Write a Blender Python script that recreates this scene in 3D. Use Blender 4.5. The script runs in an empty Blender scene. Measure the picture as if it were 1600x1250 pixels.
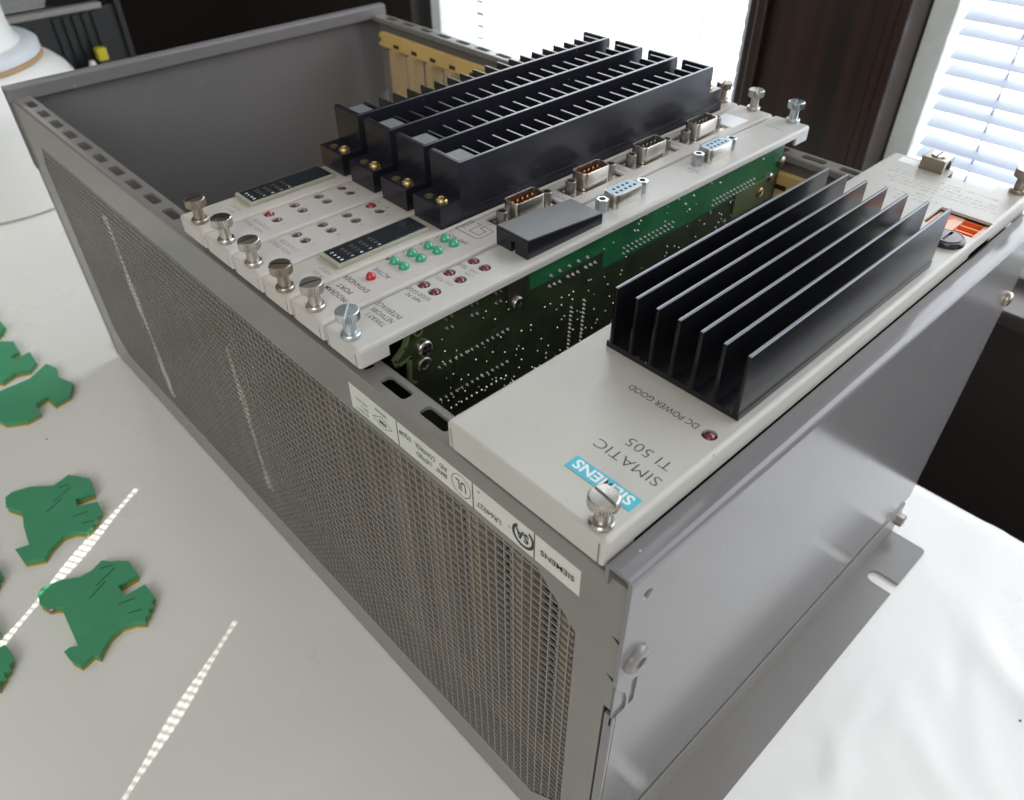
import bpy, bmesh, math, random
from mathutils import Matrix, Vector
random.seed(7)
S = 0.001                                   # everything below is written in millimetres
scene = bpy.context.scene
COL = scene.collection

# ------------------------------------------------------------------ camera
cam_d = bpy.data.cameras.new('camera')
cam = bpy.data.objects.new('camera', cam_d)
COL.objects.link(cam)
RX = ((0.72913, -0.68436, -0.00393), (-0.44954, -0.47460, -0.75675), (0.51602, 0.55354, -0.65370))
CAM = (-96.14, -59.79, 350.45)
m = Matrix(((RX[0][0], -RX[1][0], -RX[2][0]), (RX[0][1], -RX[1][1], -RX[2][1]), (RX[0][2], -RX[1][2], -RX[2][2])))
cam.matrix_world = Matrix.Translation(Vector(CAM) * S) @ m.to_4x4()
cam_d.sensor_width = 36
cam_d.lens = 1194.4 / 1600 * 36
cam_d.clip_start = 0.01
cam_d.clip_end = 50
cam_d.dof.use_dof = True
cam_d.dof.focus_distance = 0.265
cam_d.dof.aperture_fstop = 19.0
scene.camera = cam

# ------------------------------------------------------------------ world, lamps, exposure
world = bpy.data.worlds.new('World')
scene.world = world
world.use_nodes = True
bg = world.node_tree.nodes['Background']
bg.inputs[0].default_value = (1.0, 0.975, 0.915, 1)
bg.inputs[1].default_value = 0.50
scene.view_settings.view_transform = 'Standard'
scene.view_settings.look = 'None'
scene.view_settings.exposure = 0.0
scene.view_settings.gamma = 1
scene.view_settings.use_curve_mapping = False
scene.cycles.use_denoising = True
scene.cycles.max_bounces = 8
scene.cycles.sample_clamp_indirect = 4.0

SKY_STRENGTH = 5.2

# soft daylight from the window behind the camera, the one whose blind lets the thin streaks through
wl = bpy.data.lights.new('window_behind_camera', 'AREA')
wl.shape = 'RECTANGLE'
wl.size = 1.6
wl.size_y = 1.5
wl.energy = 33
wl.color = (1.0, 0.985, 0.955)
wo = bpy.data.objects.new('window_behind_camera', wl)
COL.objects.link(wo)
wo.location = (-2.3, -1.45, 1.7)
wo.rotation_euler = (Vector((0, 0.25, 0)) - wo.location).to_track_quat('-Z', 'Y').to_euler()

# sunlight that slips through the cord holes of a blind behind the camera: thin dashed sheets of light
def sun_sheet(px, py, power, ranges, half, freq):
    az = Vector((0.853, 0.522, 0)).normalized()
    ld = bpy.data.lights.new('sun_through_blind', 'SPOT')
    ld.energy = power
    ld.color = (1.0, 0.96, 0.88)
    ld.shadow_soft_size = 0.0006
    ld.spot_size = math.radians(16)
    ld.spot_blend = 0
    ob = bpy.data.objects.new('sun_through_blind', ld)
    COL.objects.link(ob)
    H, D = 1400.0, 2050.0
    ob.location = Vector((px - az.x * D, py - az.y * D, H)) * S
    tgt = Vector((px, py, 40)) * S
    ob.rotation_euler = (tgt - ob.location).to_track_quat('-Z', 'Y').to_euler()
    ld.use_nodes = True
    nt = ld.node_tree
    em = nt.nodes['Emission']
    geo = nt.nodes.new('ShaderNodeNewGeometry')
    def dot(v):
        n = nt.nodes.new('ShaderNodeVectorMath'); n.operation = 'DOT_PRODUCT'
        nt.links.new(geo.outputs['Incoming'], n.inputs[0]); n.inputs[1].default_value = v
        return n.outputs['Value']
    def mth(op, a, b=None):
        n = nt.nodes.new('ShaderNodeMath'); n.operation = op
        for i, q in enumerate((a, b)):
            if q is None: continue
            if isinstance(q, (int, float)): n.inputs[i].default_value = q
            else: nt.links.new(q, n.inputs[i])
        return n.outputs[0]
    hz = mth('ABSOLUTE', dot(az))
    lat = mth('MULTIPLY', mth('DIVIDE', mth('ABSOLUTE', dot((-az.y, az.x, 0))), hz), D)
    te = mth('DIVIDE', mth('ABSOLUTE', dot((0, 0, 1))), hz)
    wid = mth('MULTIPLY', mth('ADD', mth('MULTIPLY', mth('SINE', mth('MULTIPLY', te, freq * 0.31)), 0.36), 0.70), half)
    band = None
    for lo, hi in ranges:
        q = mth('MULTIPLY', mth('GREATER_THAN', te, lo), mth('LESS_THAN', te, hi))
        band = q if band is None else mth('ADD', band, q)
    side = mth('MULTIPLY', mth('LESS_THAN', lat, wid), mth('GREATER_THAN', lat, 0.18))
    dash = mth('MAXIMUM', mth('LESS_THAN', mth('FRACT', mth('MULTIPLY', te, freq)), 0.6), 0.12)
    nt.links.new(mth('MULTIPLY', mth('MULTIPLY', band, side), dash), em.inputs['Strength'])
sun_sheet(-43, 337.5, 620, ((0.591, 0.652), (0.684, 0.80)), 3.6, 700)
sun_sheet(-44, 209, 400, ((0.600, 0.645), (0.684, 0.80)), 2.9, 700)

# ------------------------------------------------------------------ materials
MATS = {}
def mat(name, col, rough=0.5, metal=0.0, spec=0.5, noise=0.0, nscale=40.0, bump=0.0, bscale=900.0, coat=0.0,
        trans=0.0, emit=0.0, rvar=0.0, specks=0.0, sscale=110.0):
    if name in MATS:
        return MATS[name]
    M = bpy.data.materials.new(name)
    M.use_nodes = True
    nt = M.node_tree
    p = nt.nodes['Principled BSDF']
    c = (col[0], col[1], col[2], 1)
    p.inputs['Base Color'].default_value = c
    p.inputs['Roughness'].default_value = rough
    p.inputs['Metallic'].default_value = metal
    p.inputs['Specular IOR Level'].default_value = spec
    p.inputs['Coat Weight'].default_value = coat
    p.inputs['Coat Roughness'].default_value = 0.12
    p.inputs['Transmission Weight'].default_value = trans
    if emit:
        p.inputs['Emission Color'].default_value = c
        p.inputs['Emission Strength'].default_value = emit
    tc = None
    if noise or bump or rvar or specks:
        tc = nt.nodes.new('ShaderNodeTexCoord')
        geo = nt.nodes.new('ShaderNodeNewGeometry')
    if noise:
        n = nt.nodes.new('ShaderNodeTexNoise')
        n.inputs['Scale'].default_value = nscale
        n.inputs['Detail'].default_value = 6
        n.inputs['Roughness'].default_value = 0.6
        nt.links.new(geo.outputs['Position'], n.inputs['Vector'])
        mr = nt.nodes.new('ShaderNodeMapRange')
        mr.inputs['To Min'].default_value = 1 - noise
        mr.inputs['To Max'].default_value = 1 + noise
        mr.inputs['From Min'].default_value = 0.3
        mr.inputs['From Max'].default_value = 0.7
        nt.links.new(n.outputs['Fac'], mr.inputs['Value'])
        mx = nt.nodes.new('ShaderNodeMix')
        mx.data_type = 'RGBA'
        mx.blend_type = 'MULTIPLY'
        mx.inputs['Factor'].default_value = 1
        mx.inputs['A'].default_value = c
        nt.links.new(mr.outputs['Result'], mx.inputs['B'])
        nt.links.new(mx.outputs['Result'], p.inputs['Base Color'])
    if specks:
        # sparse dust specks
        v = nt.nodes.new('ShaderNodeTexVoronoi')
        v.inputs['Scale'].default_value = sscale
        nt.links.new(geo.outputs['Position'], v.inputs['Vector'])
        lt = nt.nodes.new('ShaderNodeMath'); lt.operation = 'LESS_THAN'; lt.inputs[1].default_value = 0.035
        nt.links.new(v.outputs['Distance'], lt.inputs[0])
        sp = nt.nodes.new('ShaderNodeSeparateColor')
        nt.links.new(v.outputs['Color'], sp.inputs['Color'])
        gt = nt.nodes.new('ShaderNodeMath'); gt.operation = 'GREATER_THAN'; gt.inputs[1].default_value = 0.55
        nt.links.new(sp.outputs['Red'], gt.inputs[0])
        ml = nt.nodes.new('ShaderNodeMath'); ml.operation = 'MULTIPLY'
        nt.links.new(lt.outputs[0], ml.inputs[0]); nt.links.new(gt.outputs[0], ml.inputs[1])
        ms = nt.nodes.new('ShaderNodeMix'); ms.data_type = 'RGBA'
        nt.links.new(ml.outputs[0], ms.inputs['Factor'])
        prev = p.inputs['Base Color'].links[0].from_socket if p.inputs['Base Color'].links else None
        if prev: nt.links.new(prev, ms.inputs['A'])
        else: ms.inputs['A'].default_value = c
        ms.inputs['B'].default_value = (specks, specks, specks * 0.96, 1)
        nt.links.new(ms.outputs['Result'], p.inputs['Base Color'])
    if rvar:
        n2 = nt.nodes.new('ShaderNodeTexNoise')
        n2.inputs['Scale'].default_value = 25
        n2.inputs['Detail'].default_value = 8
        nt.links.new(geo.outputs['Position'], n2.inputs['Vector'])
        m2 = nt.nodes.new('ShaderNodeMapRange')
        m2.inputs['From Min'].default_value = 0.3
        m2.inputs['From Max'].default_value = 0.7
        m2.inputs['To Min'].default_value = max(0.02, rough - rvar)
        m2.inputs['To Max'].default_value = rough + rvar
        nt.links.new(n2.outputs['Fac'], m2.inputs['Value'])
        nt.links.new(m2.outputs['Result'], p.inputs['Roughness'])
    if bump:
        b = nt.nodes.new('ShaderNodeTexNoise')
        b.inputs['Scale'].default_value = bscale
        b.inputs['Detail'].default_value = 3
        nt.links.new(geo.outputs['Position'], b.inputs['Vector'])
        bn = nt.nodes.new('ShaderNodeBump')
        bn.inputs['Strength'].default_value = bump
        bn.inputs['Distance'].default_value = 0.0004
        nt.links.new(b.outputs['Fac'], bn.inputs['Height'])
        nt.links.new(bn.outputs['Normal'], p.inputs['Normal'])
    MATS[name] = M
    return M

CHASSIS = mat('chassis_grey_paint', (0.200, 0.189, 0.175), 0.27, noise=0.04, nscale=30, bump=0.03, bscale=1500)
ENDP = mat('end_plate_grey_paint', (0.185, 0.178, 0.184), 0.18, spec=0.55, noise=0.03, nscale=20, specks=0.55)
PLATES = [mat('faceplate_beige_paint_%s' % k, c, 0.40, noise=0.045, nscale=n, bump=0.13, bscale=1400, rvar=0.08, specks=sp, sscale=90)
          for k, c, n, sp in (('warm', (0.49, 0.474, 0.436), 28, 0.24), ('pink', (0.51, 0.482, 0.455), 35, 0.28), ('grey', (0.50, 0.488, 0.462), 45, 0.68), ('aged', (0.50, 0.470, 0.425), 30, 0.22))]
PLATE = PLATES[0]
BLACKP = mat('black_plastic', (0.012, 0.012, 0.018), 0.25, specks=0.16, sscale=140)
ANOD = mat('black_anodised_aluminium', (0.006, 0.006, 0.008), 0.24, spec=0.5, specks=0.22, sscale=150)
FINEDGE = mat('pale_aluminium_edge', (0.17, 0.18, 0.195), 0.4, metal=1.0)  # fin tops in a paler metal than the fin sides
COVERTOP = mat('textured_dark_grey_plastic', (0.115, 0.118, 0.125), 0.42, bump=0.55, bscale=1700)  # grey lightened: the window reflection on these tops is put into the colour
NICKEL = mat('nickel_metal', (0.47, 0.445, 0.40), 0.30, metal=1.0, noise=0.08, nscale=300, rvar=0.08)
ZINC = mat('zinc_plated_metal', (0.52, 0.56, 0.58), 0.32, metal=1.0, noise=0.08, nscale=300, rvar=0.08)
BRONZED = mat('tarnished_nickel', (0.33, 0.285, 0.235), 0.34, metal=1.0, noise=0.12, nscale=300)
BRASS = mat('brass_screw', (0.55, 0.42, 0.20), 0.3, metal=1.0, noise=0.1, nscale=400)
SHELL = mat('tinned_connector_shell', (0.62, 0.59, 0.53), 0.28, metal=1.0, noise=0.10, nscale=200)
COPPER = mat('copper_pin', (0.60, 0.26, 0.10), 0.35, metal=1.0)
RUST = mat('reddish_insulator', (0.16, 0.055, 0.025), 0.55)
BLUEINS = mat('pale_blue_insulator', (0.42, 0.56, 0.66), 0.5)
NAVYINS = mat('dark_insulator', (0.03, 0.03, 0.04), 0.5)
REDLED = mat('dark_red_led', (0.13, 0.008, 0.014), 0.18, coat=0.6)
REDBRIGHT = mat('red_led', (0.42, 0.012, 0.018), 0.2, coat=0.6)
GREENLED = mat('green_led', (0.035, 0.32, 0.18), 0.22, coat=0.6)
MAROON = mat('dim_led', (0.070, 0.022, 0.022), 0.22, coat=0.5)
INK = mat('black_ink', (0.03, 0.03, 0.032), 0.6)
GREYINK = mat('faded_grey_ink', (0.22, 0.21, 0.205), 0.6)
WHITEINK = mat('white_ink', (0.80, 0.83, 0.84), 0.5)
TEAL = mat('teal_sticker', (0.055, 0.46, 0.58), 0.32)
LABELM = mat('paper_label', (0.60, 0.605, 0.545), 0.4, noise=0.03, nscale=80)
PCBDARK = mat('dark_circuit_board', (0.026, 0.036, 0.017), 0.34, noise=0.3, nscale=90, bump=0.15, bscale=500)
PCBGREEN = mat('green_circuit_board', (0.016, 0.115, 0.045), 0.34, noise=0.25, nscale=90, bump=0.15, bscale=500)
PCBEDGE = mat('olive_board_edge', (0.10, 0.12, 0.050), 0.45, noise=0.15, nscale=90)
SOLDER = mat('solder', (0.72, 0.70, 0.68), 0.28, metal=1.0)
YELLOWP = mat('ochre_plastic_guide', (0.62, 0.43, 0.15), 0.5, noise=0.08, nscale=40)
CREAMP = mat('cream_plastic', (0.44, 0.32, 0.165), 0.5, noise=0.06, nscale=40)
SMOKE = mat('smoked_display_window', (0.022, 0.028, 0.034), 0.12, spec=0.6, coat=0.5)
ACRYL = mat('clear_acrylic_rim', (0.74, 0.74, 0.60), 0.12, trans=0.55, coat=0.3)
ORANGE = mat('orange_plastic', (0.78, 0.14, 0.02), 0.4)
PALEPINK = mat('pale_orange_plastic', (0.80, 0.42, 0.30), 0.4)
DARKHOLE = mat('dark_recess', (0.010, 0.010, 0.010), 0.8)
CLIPG = mat('green_clip_plastic', (0.055, 0.325, 0.160), 0.40, noise=0.06, nscale=50, bump=0.1, bscale=900)
CLIPY = mat('yellow_clip_plastic', (0.42, 0.31, 0.030), 0.45)
STEELD = mat('dull_steel', (0.30, 0.28, 0.26), 0.4, metal=1.0)
WHITEPL = mat('white_gloss_plastic', (0.78, 0.78, 0.76), 0.3)
TAN = mat('tan_cardboard', (0.42, 0.26, 0.13), 0.7)
CASEB = mat('black_case_plastic', (0.018, 0.019, 0.021), 0.45)
CASER = mat('grey_case_rail', (0.32, 0.31, 0.29), 0.4)
PAPER = mat('grey_newsprint', (0.42, 0.43, 0.42), 0.7, noise=0.18, nscale=140)
YELLOWB = mat('bright_yellow_plastic', (0.60, 0.50, 0.03), 0.4)
BLUEB = mat('blue_plastic', (0.02, 0.08, 0.30), 0.4)
FLOORM = mat('dark_floor', (0.020, 0.015, 0.012), 0.5)
WALLM = mat('dark_brown_wall', (0.016, 0.012, 0.010), 0.5)
ALU = mat('aluminium_window_frame', (0.66, 0.70, 0.69), 0.4, metal=0.0, noise=0.1, nscale=40)

# dark stained wood with vertical streaks
def wood(name, a, b):
    M = bpy.data.materials.new(name)
    M.use_nodes = True
    nt = M.node_tree
    p = nt.nodes['Principled BSDF']
    geo = nt.nodes.new('ShaderNodeNewGeometry')
    mp = nt.nodes.new('ShaderNodeMapping')
    mp.inputs['Scale'].default_value = (70, 70, 2.2)
    nt.links.new(geo.outputs['Position'], mp.inputs['Vector'])
    n = nt.nodes.new('ShaderNodeTexNoise')
    n.inputs['Scale'].default_value = 1.0
    n.inputs['Detail'].default_value = 7
    nt.links.new(mp.outputs['Vector'], n.inputs['Vector'])
    r = nt.nodes.new('ShaderNodeValToRGB')
    r.color_ramp.elements[0].position = 0.36
    r.color_ramp.elements[0].color = (*a, 1)
    r.color_ramp.elements[1].position = 0.68
    r.color_ramp.elements[1].color = (*b, 1)
    nt.links.new(n.outputs['Fac'], r.inputs['Fac'])
    nt.links.new(r.outputs['Color'], p.inputs['Base Color'])
    p.inputs['Roughness'].default_value = 0.32
    return M
WOOD = wood('dark_stained_wood', (0.010, 0.0065, 0.0055), (0.040, 0.017, 0.011))

# glossy white plastic sheet over the table
def sheet_mat():
    M = bpy.data.materials.new('white_plastic_sheet')
    M.use_nodes = True
    nt = M.node_tree
    p = nt.nodes['Principled BSDF']
    p.inputs['Base Color'].default_value = (0.87, 0.86, 0.82, 1)
    p.inputs['Roughness'].default_value = 0.30
    p.inputs['Specular IOR Level'].default_value = 0.45
    geo = nt.nodes.new('ShaderNodeNewGeometry')
    n = nt.nodes.new('ShaderNodeTexNoise')
    n.inputs['Scale'].default_value = 9
    n.inputs['Detail'].default_value = 5
    nt.links.new(geo.outputs['Position'], n.inputs['Vector'])
    b = nt.nodes.new('ShaderNodeBump')
    b.inputs['Strength'].default_value = 0.25
    b.inputs['Distance'].default_value = 0.006
    nt.links.new(n.outputs['Fac'], b.inputs['Height'])
    nt.links.new(b.outputs['Normal'], p.inputs['Normal'])
    v = nt.nodes.new('ShaderNodeTexVoronoi')
    v.inputs['Scale'].default_value = 22
    nt.links.new(geo.outputs['Position'], v.inputs['Vector'])
    lt = nt.nodes.new('ShaderNodeMath'); lt.operation = 'LESS_THAN'; lt.inputs[1].default_value = 0.016
    nt.links.new(v.outputs['Distance'], lt.inputs[0])
    big = nt.nodes.new('ShaderNodeTexNoise'); big.inputs['Scale'].default_value = 6; big.inputs['Detail'].default_value = 5
    nt.links.new(geo.outputs['Position'], big.inputs['Vector'])
    cr_ = nt.nodes.new('ShaderNodeMix'); cr_.data_type = 'RGBA'
    cr_.inputs['A'].default_value = (0.84, 0.835, 0.805, 1); cr_.inputs['B'].default_value = (0.79, 0.785, 0.75, 1)
    nt.links.new(big.outputs['Fac'], cr_.inputs['Factor'])
    ms = nt.nodes.new('ShaderNodeMix'); ms.data_type = 'RGBA'
    nt.links.new(lt.outputs[0], ms.inputs['Factor'])
    nt.links.new(cr_.outputs['Result'], ms.inputs['A'])
    ms.inputs['B'].default_value = (0.10, 0.09, 0.08, 1)
    nt.links.new(ms.outputs['Result'], p.inputs['Base Color'])
    n3 = nt.nodes.new('ShaderNodeTexNoise')
    n3.inputs['Scale'].default_value = 14
    n3.inputs['Detail'].default_value = 8
    nt.links.new(geo.outputs['Position'], n3.inputs['Vector'])
    mr = nt.nodes.new('ShaderNodeMapRange')
    mr.inputs['From Min'].default_value = 0.3
    mr.inputs['From Max'].default_value = 0.7
    mr.inputs['To Min'].default_value = 0.24
    mr.inputs['To Max'].default_value = 0.40
    nt.links.new(n3.outputs['Fac'], mr.inputs['Value'])
    nt.links.new(mr.outputs['Result'], p.inputs['Roughness'])
    return M
SHEET = sheet_mat()

def slat_mat(name, c, tr=0.30):
    M = bpy.data.materials.new(name)
    M.use_nodes = True
    nt = M.node_tree
    out = nt.nodes['Material Output']
    p = nt.nodes['Principled BSDF']
    p.inputs['Base Color'].default_value = (*c, 1)
    p.inputs['Roughness'].default_value = 0.45
    t = nt.nodes.new('ShaderNodeBsdfTranslucent')
    t.inputs['Color'].default_value = (*c, 1)
    mx = nt.nodes.new('ShaderNodeMixShader')
    mx.inputs[0].default_value = tr
    nt.links.new(p.outputs[0], mx.inputs[1])
    nt.links.new(t.outputs[0], mx.inputs[2])
    nt.links.new(mx.outputs[0], out.inputs['Surface'])
    return M
SLAT = slat_mat('shade_toned_blind_slat', (0.56, 0.60, 0.69))  # blue-grey puts the shaded room side of the white slats into the colour
SLATW = slat_mat('white_blind_slat', (0.84, 0.87, 0.90), 0.75)

def sky_mat():
    M = bpy.data.materials.new('bright_overcast_sky')
    M.use_nodes = True
    nt = M.node_tree
    out = nt.nodes['Material Output']
    nt.nodes.remove(nt.nodes['Principled BSDF'])
    e = nt.nodes.new('ShaderNodeEmission')
    e.inputs['Color'].default_value = (0.93, 0.97, 1.0, 1)
    e.inputs['Strength'].default_value = SKY_STRENGTH
    nt.links.new(e.outputs[0], out.inputs['Surface'])
    return M
SKY = sky_mat()

# ------------------------------------------------------------------ mesh helpers
ORG = {}                                     # object name -> world origin in mm
def org(o):
    return ORG[o.name] if o is not None else Vector((0, 0, 0))

def thing(name, label, cat, base, group=None):
    o = bpy.data.objects.new(name, None)
    o.empty_display_size = 0.02
    COL.objects.link(o)
    o.location = Vector(base) * S
    o['label'] = label
    o['category'] = cat
    if group:
        o['group'] = group
    ORG[o.name] = Vector(base)
    return o

def link(name, mesh, parent=None, at=(0, 0, 0), rot=None):
    o = bpy.data.objects.new(name, mesh)
    COL.objects.link(o)
    at = Vector(at)
    o.location = (at - org(parent)) * S
    if rot:
        o.rotation_euler = rot
    if parent is not None:
        o.parent = parent
    ORG[o.name] = at
    return o

def tag(o, label=None, cat=None, group=None, kind=None):
    if label: o['label'] = label
    if cat: o['category'] = cat
    if group: o['group'] = group
    if kind: o['kind'] = kind
    return o

class B:
    def __init__(s):
        s.v = []; s.f = []; s.mi = []; s.cur = 0
    def mat(s, i):
        s.cur = i; return s
    def add(s, vs, fs):
        n = len(s.v)
        s.v += [tuple(v) for v in vs]
        for f in fs:
            s.f.append([i + n for i in f]); s.mi.append(s.cur)
        return s
    def box(s, x0, x1, y0, y1, z0, z1):
        v = [(x0, y0, z0), (x1, y0, z0), (x1, y1, z0), (x0, y1, z0), (x0, y0, z1), (x1, y0, z1), (x1, y1, z1), (x0, y1, z1)]
        return s.add(v, [(0, 3, 2, 1), (4, 5, 6, 7), (0, 1, 5, 4), (1, 2, 6, 5), (2, 3, 7, 6), (3, 0, 4, 7)])
    def prism(s, poly, axis, a, b):
        a_ = sum(poly[i][0] * poly[(i + 1) % len(poly)][1] - poly[(i + 1) % len(poly)][0] * poly[i][1] for i in range(len(poly)))
        if a_ < 0: poly = poly[::-1]
        mk = {'Z': lambda p, h: (p[0], p[1], h), 'X': lambda p, h: (h, p[0], p[1]), 'Y': lambda p, h: (p[0], h, p[1])}[axis]
        n = len(poly)
        vs = [mk(p, a) for p in poly] + [mk(p, b) for p in poly]
        fs = [tuple(range(n))[::-1], tuple(range(n, 2 * n))] + [(i, (i + 1) % n, n + (i + 1) % n, n + i) for i in range(n)]
        return s.add(vs, fs)
    def lathe(s, prof, c=(0, 0, 0), n=24, axis='Z', gear=None):
        # prof: list of (r, h) from bottom to top; gear: {index: tooth depth}
        vs = []; fs = []
        def P(x, y, h):
            if axis == 'Z': return (c[0] + x, c[1] + y, c[2] + h)
            if axis == 'Y': return (c[0] + x, c[1] + h, c[2] + y)
            return (c[0] + h, c[1] + x, c[2] + y)
        for k, (r, h) in enumerate(prof):
            for i in range(n):
                rr = r - (gear.get(k, 0) if gear and i % 2 else 0)
                t = 2 * math.pi * i / n
                vs.append(P(rr * math.cos(t), rr * math.sin(t), h))
        for k in range(len(prof) - 1):
            for i in range(n):
                j = (i + 1) % n
                fs.append((k * n + i, k * n + j, (k + 1) * n + j, (k + 1) * n + i))
        fs.append(tuple(range(n))[::-1])
        q = (len(prof) - 1) * n
        fs.append(tuple(range(q, q + n)))
        return s.add(vs, fs)
    def mesh(s, name, mats, bevel=0, seg=2, angle=35, origin=(0, 0, 0), bevel_filter=None):
        o = Vector(origin)
        bm = bmesh.new()
        vs = [bm.verts.new((Vector(v) - o) * S) for v in s.v]
        bm.verts.index_update()
        for f, mi in zip(s.f, s.mi):
            try:
                fc = bm.faces.new([vs[i] for i in f]); fc.material_index = mi
            except ValueError:
                pass
        bmesh.ops.recalc_face_normals(bm, faces=bm.faces)
        if bevel:
            es = [e for e in bm.edges if len(e.link_faces) == 2 and e.calc_face_angle(0) > math.radians(40)]
            if bevel_filter:
                es = [e for e in es if bevel_filter((e.verts[0].co + e.verts[1].co) / 2 / S + o, (e.verts[1].co - e.verts[0].co))]
            if es:
                bmesh.ops.bevel(bm, geom=es, offset=bevel * S, segments=seg, profile=0.6, affect='EDGES', clamp_overlap=True)
        me = bpy.data.meshes.new(name)
        bm.to_mesh(me); bm.free()
        for M in (mats if isinstance(mats, (list, tuple)) else [mats]):
            me.materials.append(M)
        finish(me, angle)
        return me
    def build(s, name, mats, parent=None, bevel=0, seg=2, angle=35, at=None, cut=None, wn=False, bevel_filter=None):
        at = org(parent) if at is None else Vector(at)
        me = s.mesh(name, mats, bevel, seg, angle, at, bevel_filter)
        o = link(name, me, parent, at)
        if cut is not None:
            boolean(o, cut, at, angle)
        if wn or bevel:
            w = o.modifiers.new('weighted_normal', 'WEIGHTED_NORMAL')
            w.keep_sharp = True
        return o

def finish(me, angle):
    me.polygons.foreach_set('use_smooth', [True] * len(me.polygons))
    me.set_sharp_from_angle(angle=math.radians(angle))
    me.update()

def boolean(o, cutter, at, angle):
    cm = cutter.mesh('cutter', DARKHOLE, 0, 2, 35, at)
    c = bpy.data.objects.new('cutter', cm)
    COL.objects.link(c)
    keep = (o.parent, o.matrix_local.copy())
    c.parent = o.parent
    c.location = o.location
    md = o.modifiers.new('cut', 'BOOLEAN')
    md.object = c
    md.operation = 'DIFFERENCE'
    md.solver = 'EXACT'
    md.use_self = True
    bpy.context.view_layer.update()
    dg = bpy.context.evaluated_depsgraph_get()
    me = bpy.data.meshes.new_from_object(o.evaluated_get(dg))
    o.modifiers.clear()
    old = o.data
    o.data = me
    me.name = old.name
    while len(me.materials) > len(old.materials):
        me.materials.pop()
    bpy.data.meshes.remove(old)
    bpy.data.objects.remove(c)
    bpy.data.meshes.remove(cm)
    finish(me, angle)

FR_TOP = Matrix(((0, -1, 0), (1, 0, 0), (0, 0, 1)))      # text right = +Y, text up = -X, facing +Z
FR_PANEL = Matrix(((0, 0, -1), (1, 0, 0), (0, -1, 0)))   # text right = +Y, text up = -Z, facing -X
def text(s, p0, width, cap, frame, M, parent, name='lettering', bold=0.0, thick=0.05):
    """p0: world point of the start of the baseline; width and cap height in mm."""
    cu = bpy.data.curves.new('lettering', 'FONT')
    cu.body = s
    cu.size = 1.0
    cu.offset = bold
    cu.resolution_u = 3
    ob = bpy.data.objects.new('lettering', cu)
    COL.objects.link(ob)
    bpy.context.view_layer.update()
    me = bpy.data.meshes.new_from_object(ob.evaluated_get(bpy.context.evaluated_depsgraph_get()))
    bpy.data.objects.remove(ob)
    bpy.data.curves.remove(cu)
    xs = [v.co.x for v in me.vertices]; ys = [v.co.y for v in me.vertices]
    x0, x1 = min(xs), max(xs)
    capu = 0.729
    for v in me.vertices:
        q = Vector(((v.co.x - x0) / (x1 - x0) * width, v.co.y / capu * cap, thick))
        v.co = (frame @ q) * S
    me.name = name
    me.materials.clear()
    me.materials.append(M)
    return link(name, me, parent, p0)

def top_text(s, y0, y1, xb, cap, parent, M=None, Z=206.0, **k):
    return text(s, (xb, y0, Z), y1 - y0, cap, FR_TOP, M or INK, parent, **k)
def panel_text(s, y0, y1, zmid, cap, parent, M=None, X=-0.2, **k):
    return text(s, (X, y0, zmid + cap / 2), y1 - y0, cap, FR_PANEL, M or INK, parent, **k)

def ribbon(pts, w, Z, closed=False):
    b = B()
    for i in range(len(pts) - 1 + (1 if closed else 0)):
        a = Vector(pts[i]); c = Vector(pts[(i + 1) % len(pts)])
        d = (c - a).normalized(); n = Vector((-d.y, d.x)) * w / 2
        a2 = a - d * w / 2; c2 = c + d * w / 2
        z = Z + 0.002 * i
        b.add([(*(a2 - n), z), (*(c2 - n), z), (*(c2 + n), z), (*(a2 + n), z)], [(0, 1, 2, 3)])
    return b

def instance(name, mesh, parent, at, rot=None):
    return link(name, mesh, parent, at, rot)

# ------------------------------------------------------------------ the setting
W = 267.0      # depth of the rack across the table
L = 478.7      # length of the rack
TABLE_X1 = 311.0

def table():
    # plastic sheet: fine grid with soft wrinkles away from the things that lie on it
    xs = [-700, -500, -400, -320] + list(range(-280, 305, 5)) + [304, 307, 309.5, 311]
    ys = [-700, -520, -400, -320, -260] + [-230 + 5 * i for i in range(42)] + list(range(-15, 1160, 25))
    def wr(x, y):
        # wrinkles on the bare stretch in front of the right end plate
        a = max(0.0, min(1.0, (-25 - y) / 25.0))
        h = 0.0
        for (cx, cy, dx, dy, s, ln, am) in WR:
            u = ((x - cx) * dx + (y - cy) * dy); v = (-(x - cx) * dy + (y - cy) * dx) + 0.004 * u * u * (1 if am > 0 else -1)
            h += abs(am) * math.exp(-(v / s) ** 2) * math.exp(-(u / ln) ** 2)
        return h * a
    random.seed(11)
    WR = []
    for i in range(26):
        an = random.uniform(-0.5, 1.1)
        WR.append((random.uniform(40, 300), random.uniform(-190, -40), math.cos(an), math.sin(an), random.uniform(2.5, 7), random.uniform(12, 38), random.choice((-1, 1)) * random.uniform(0.5, 1.6)))
    b = B()
    n = len(ys)
    for x in xs:
        for y in ys:
            z = wr(x, y)
            if x > 303: z -= (x - 303) ** 2 / 24.0
            b.v.append((x, y, z))
    for x, z in ((312.2, -8.0), (313.0, -30.0), (313.0, -140.0)):
        for y in ys:
            b.v.append((x + 3 * math.sin(y / 90.0) * (1 if z < -20 else 0), y, z))
    for i in range(len(xs) + 2):
        for j in range(n - 1):
            b.f.append([i * n + j, (i + 1) * n + j, (i + 1) * n + j + 1, i * n + j + 1]); b.mi.append(0)
    o = b.build('table_cover', SHEET, None, angle=80)
    tag(o, 'glossy white plastic sheet covering the table', kind='structure')
    t = B().box(-690, 303, -690, 1130, -32, -6)
    tag(t.build('table', WOOD, None, bevel=2), 'table top under the white plastic sheet', kind='structure')
    f = B().box(-2500, 2500, -2500, 3000, -760, -740)
    tag(f.build('floor', FLOORM), 'dark floor below the table', kind='structure')
table()

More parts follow.
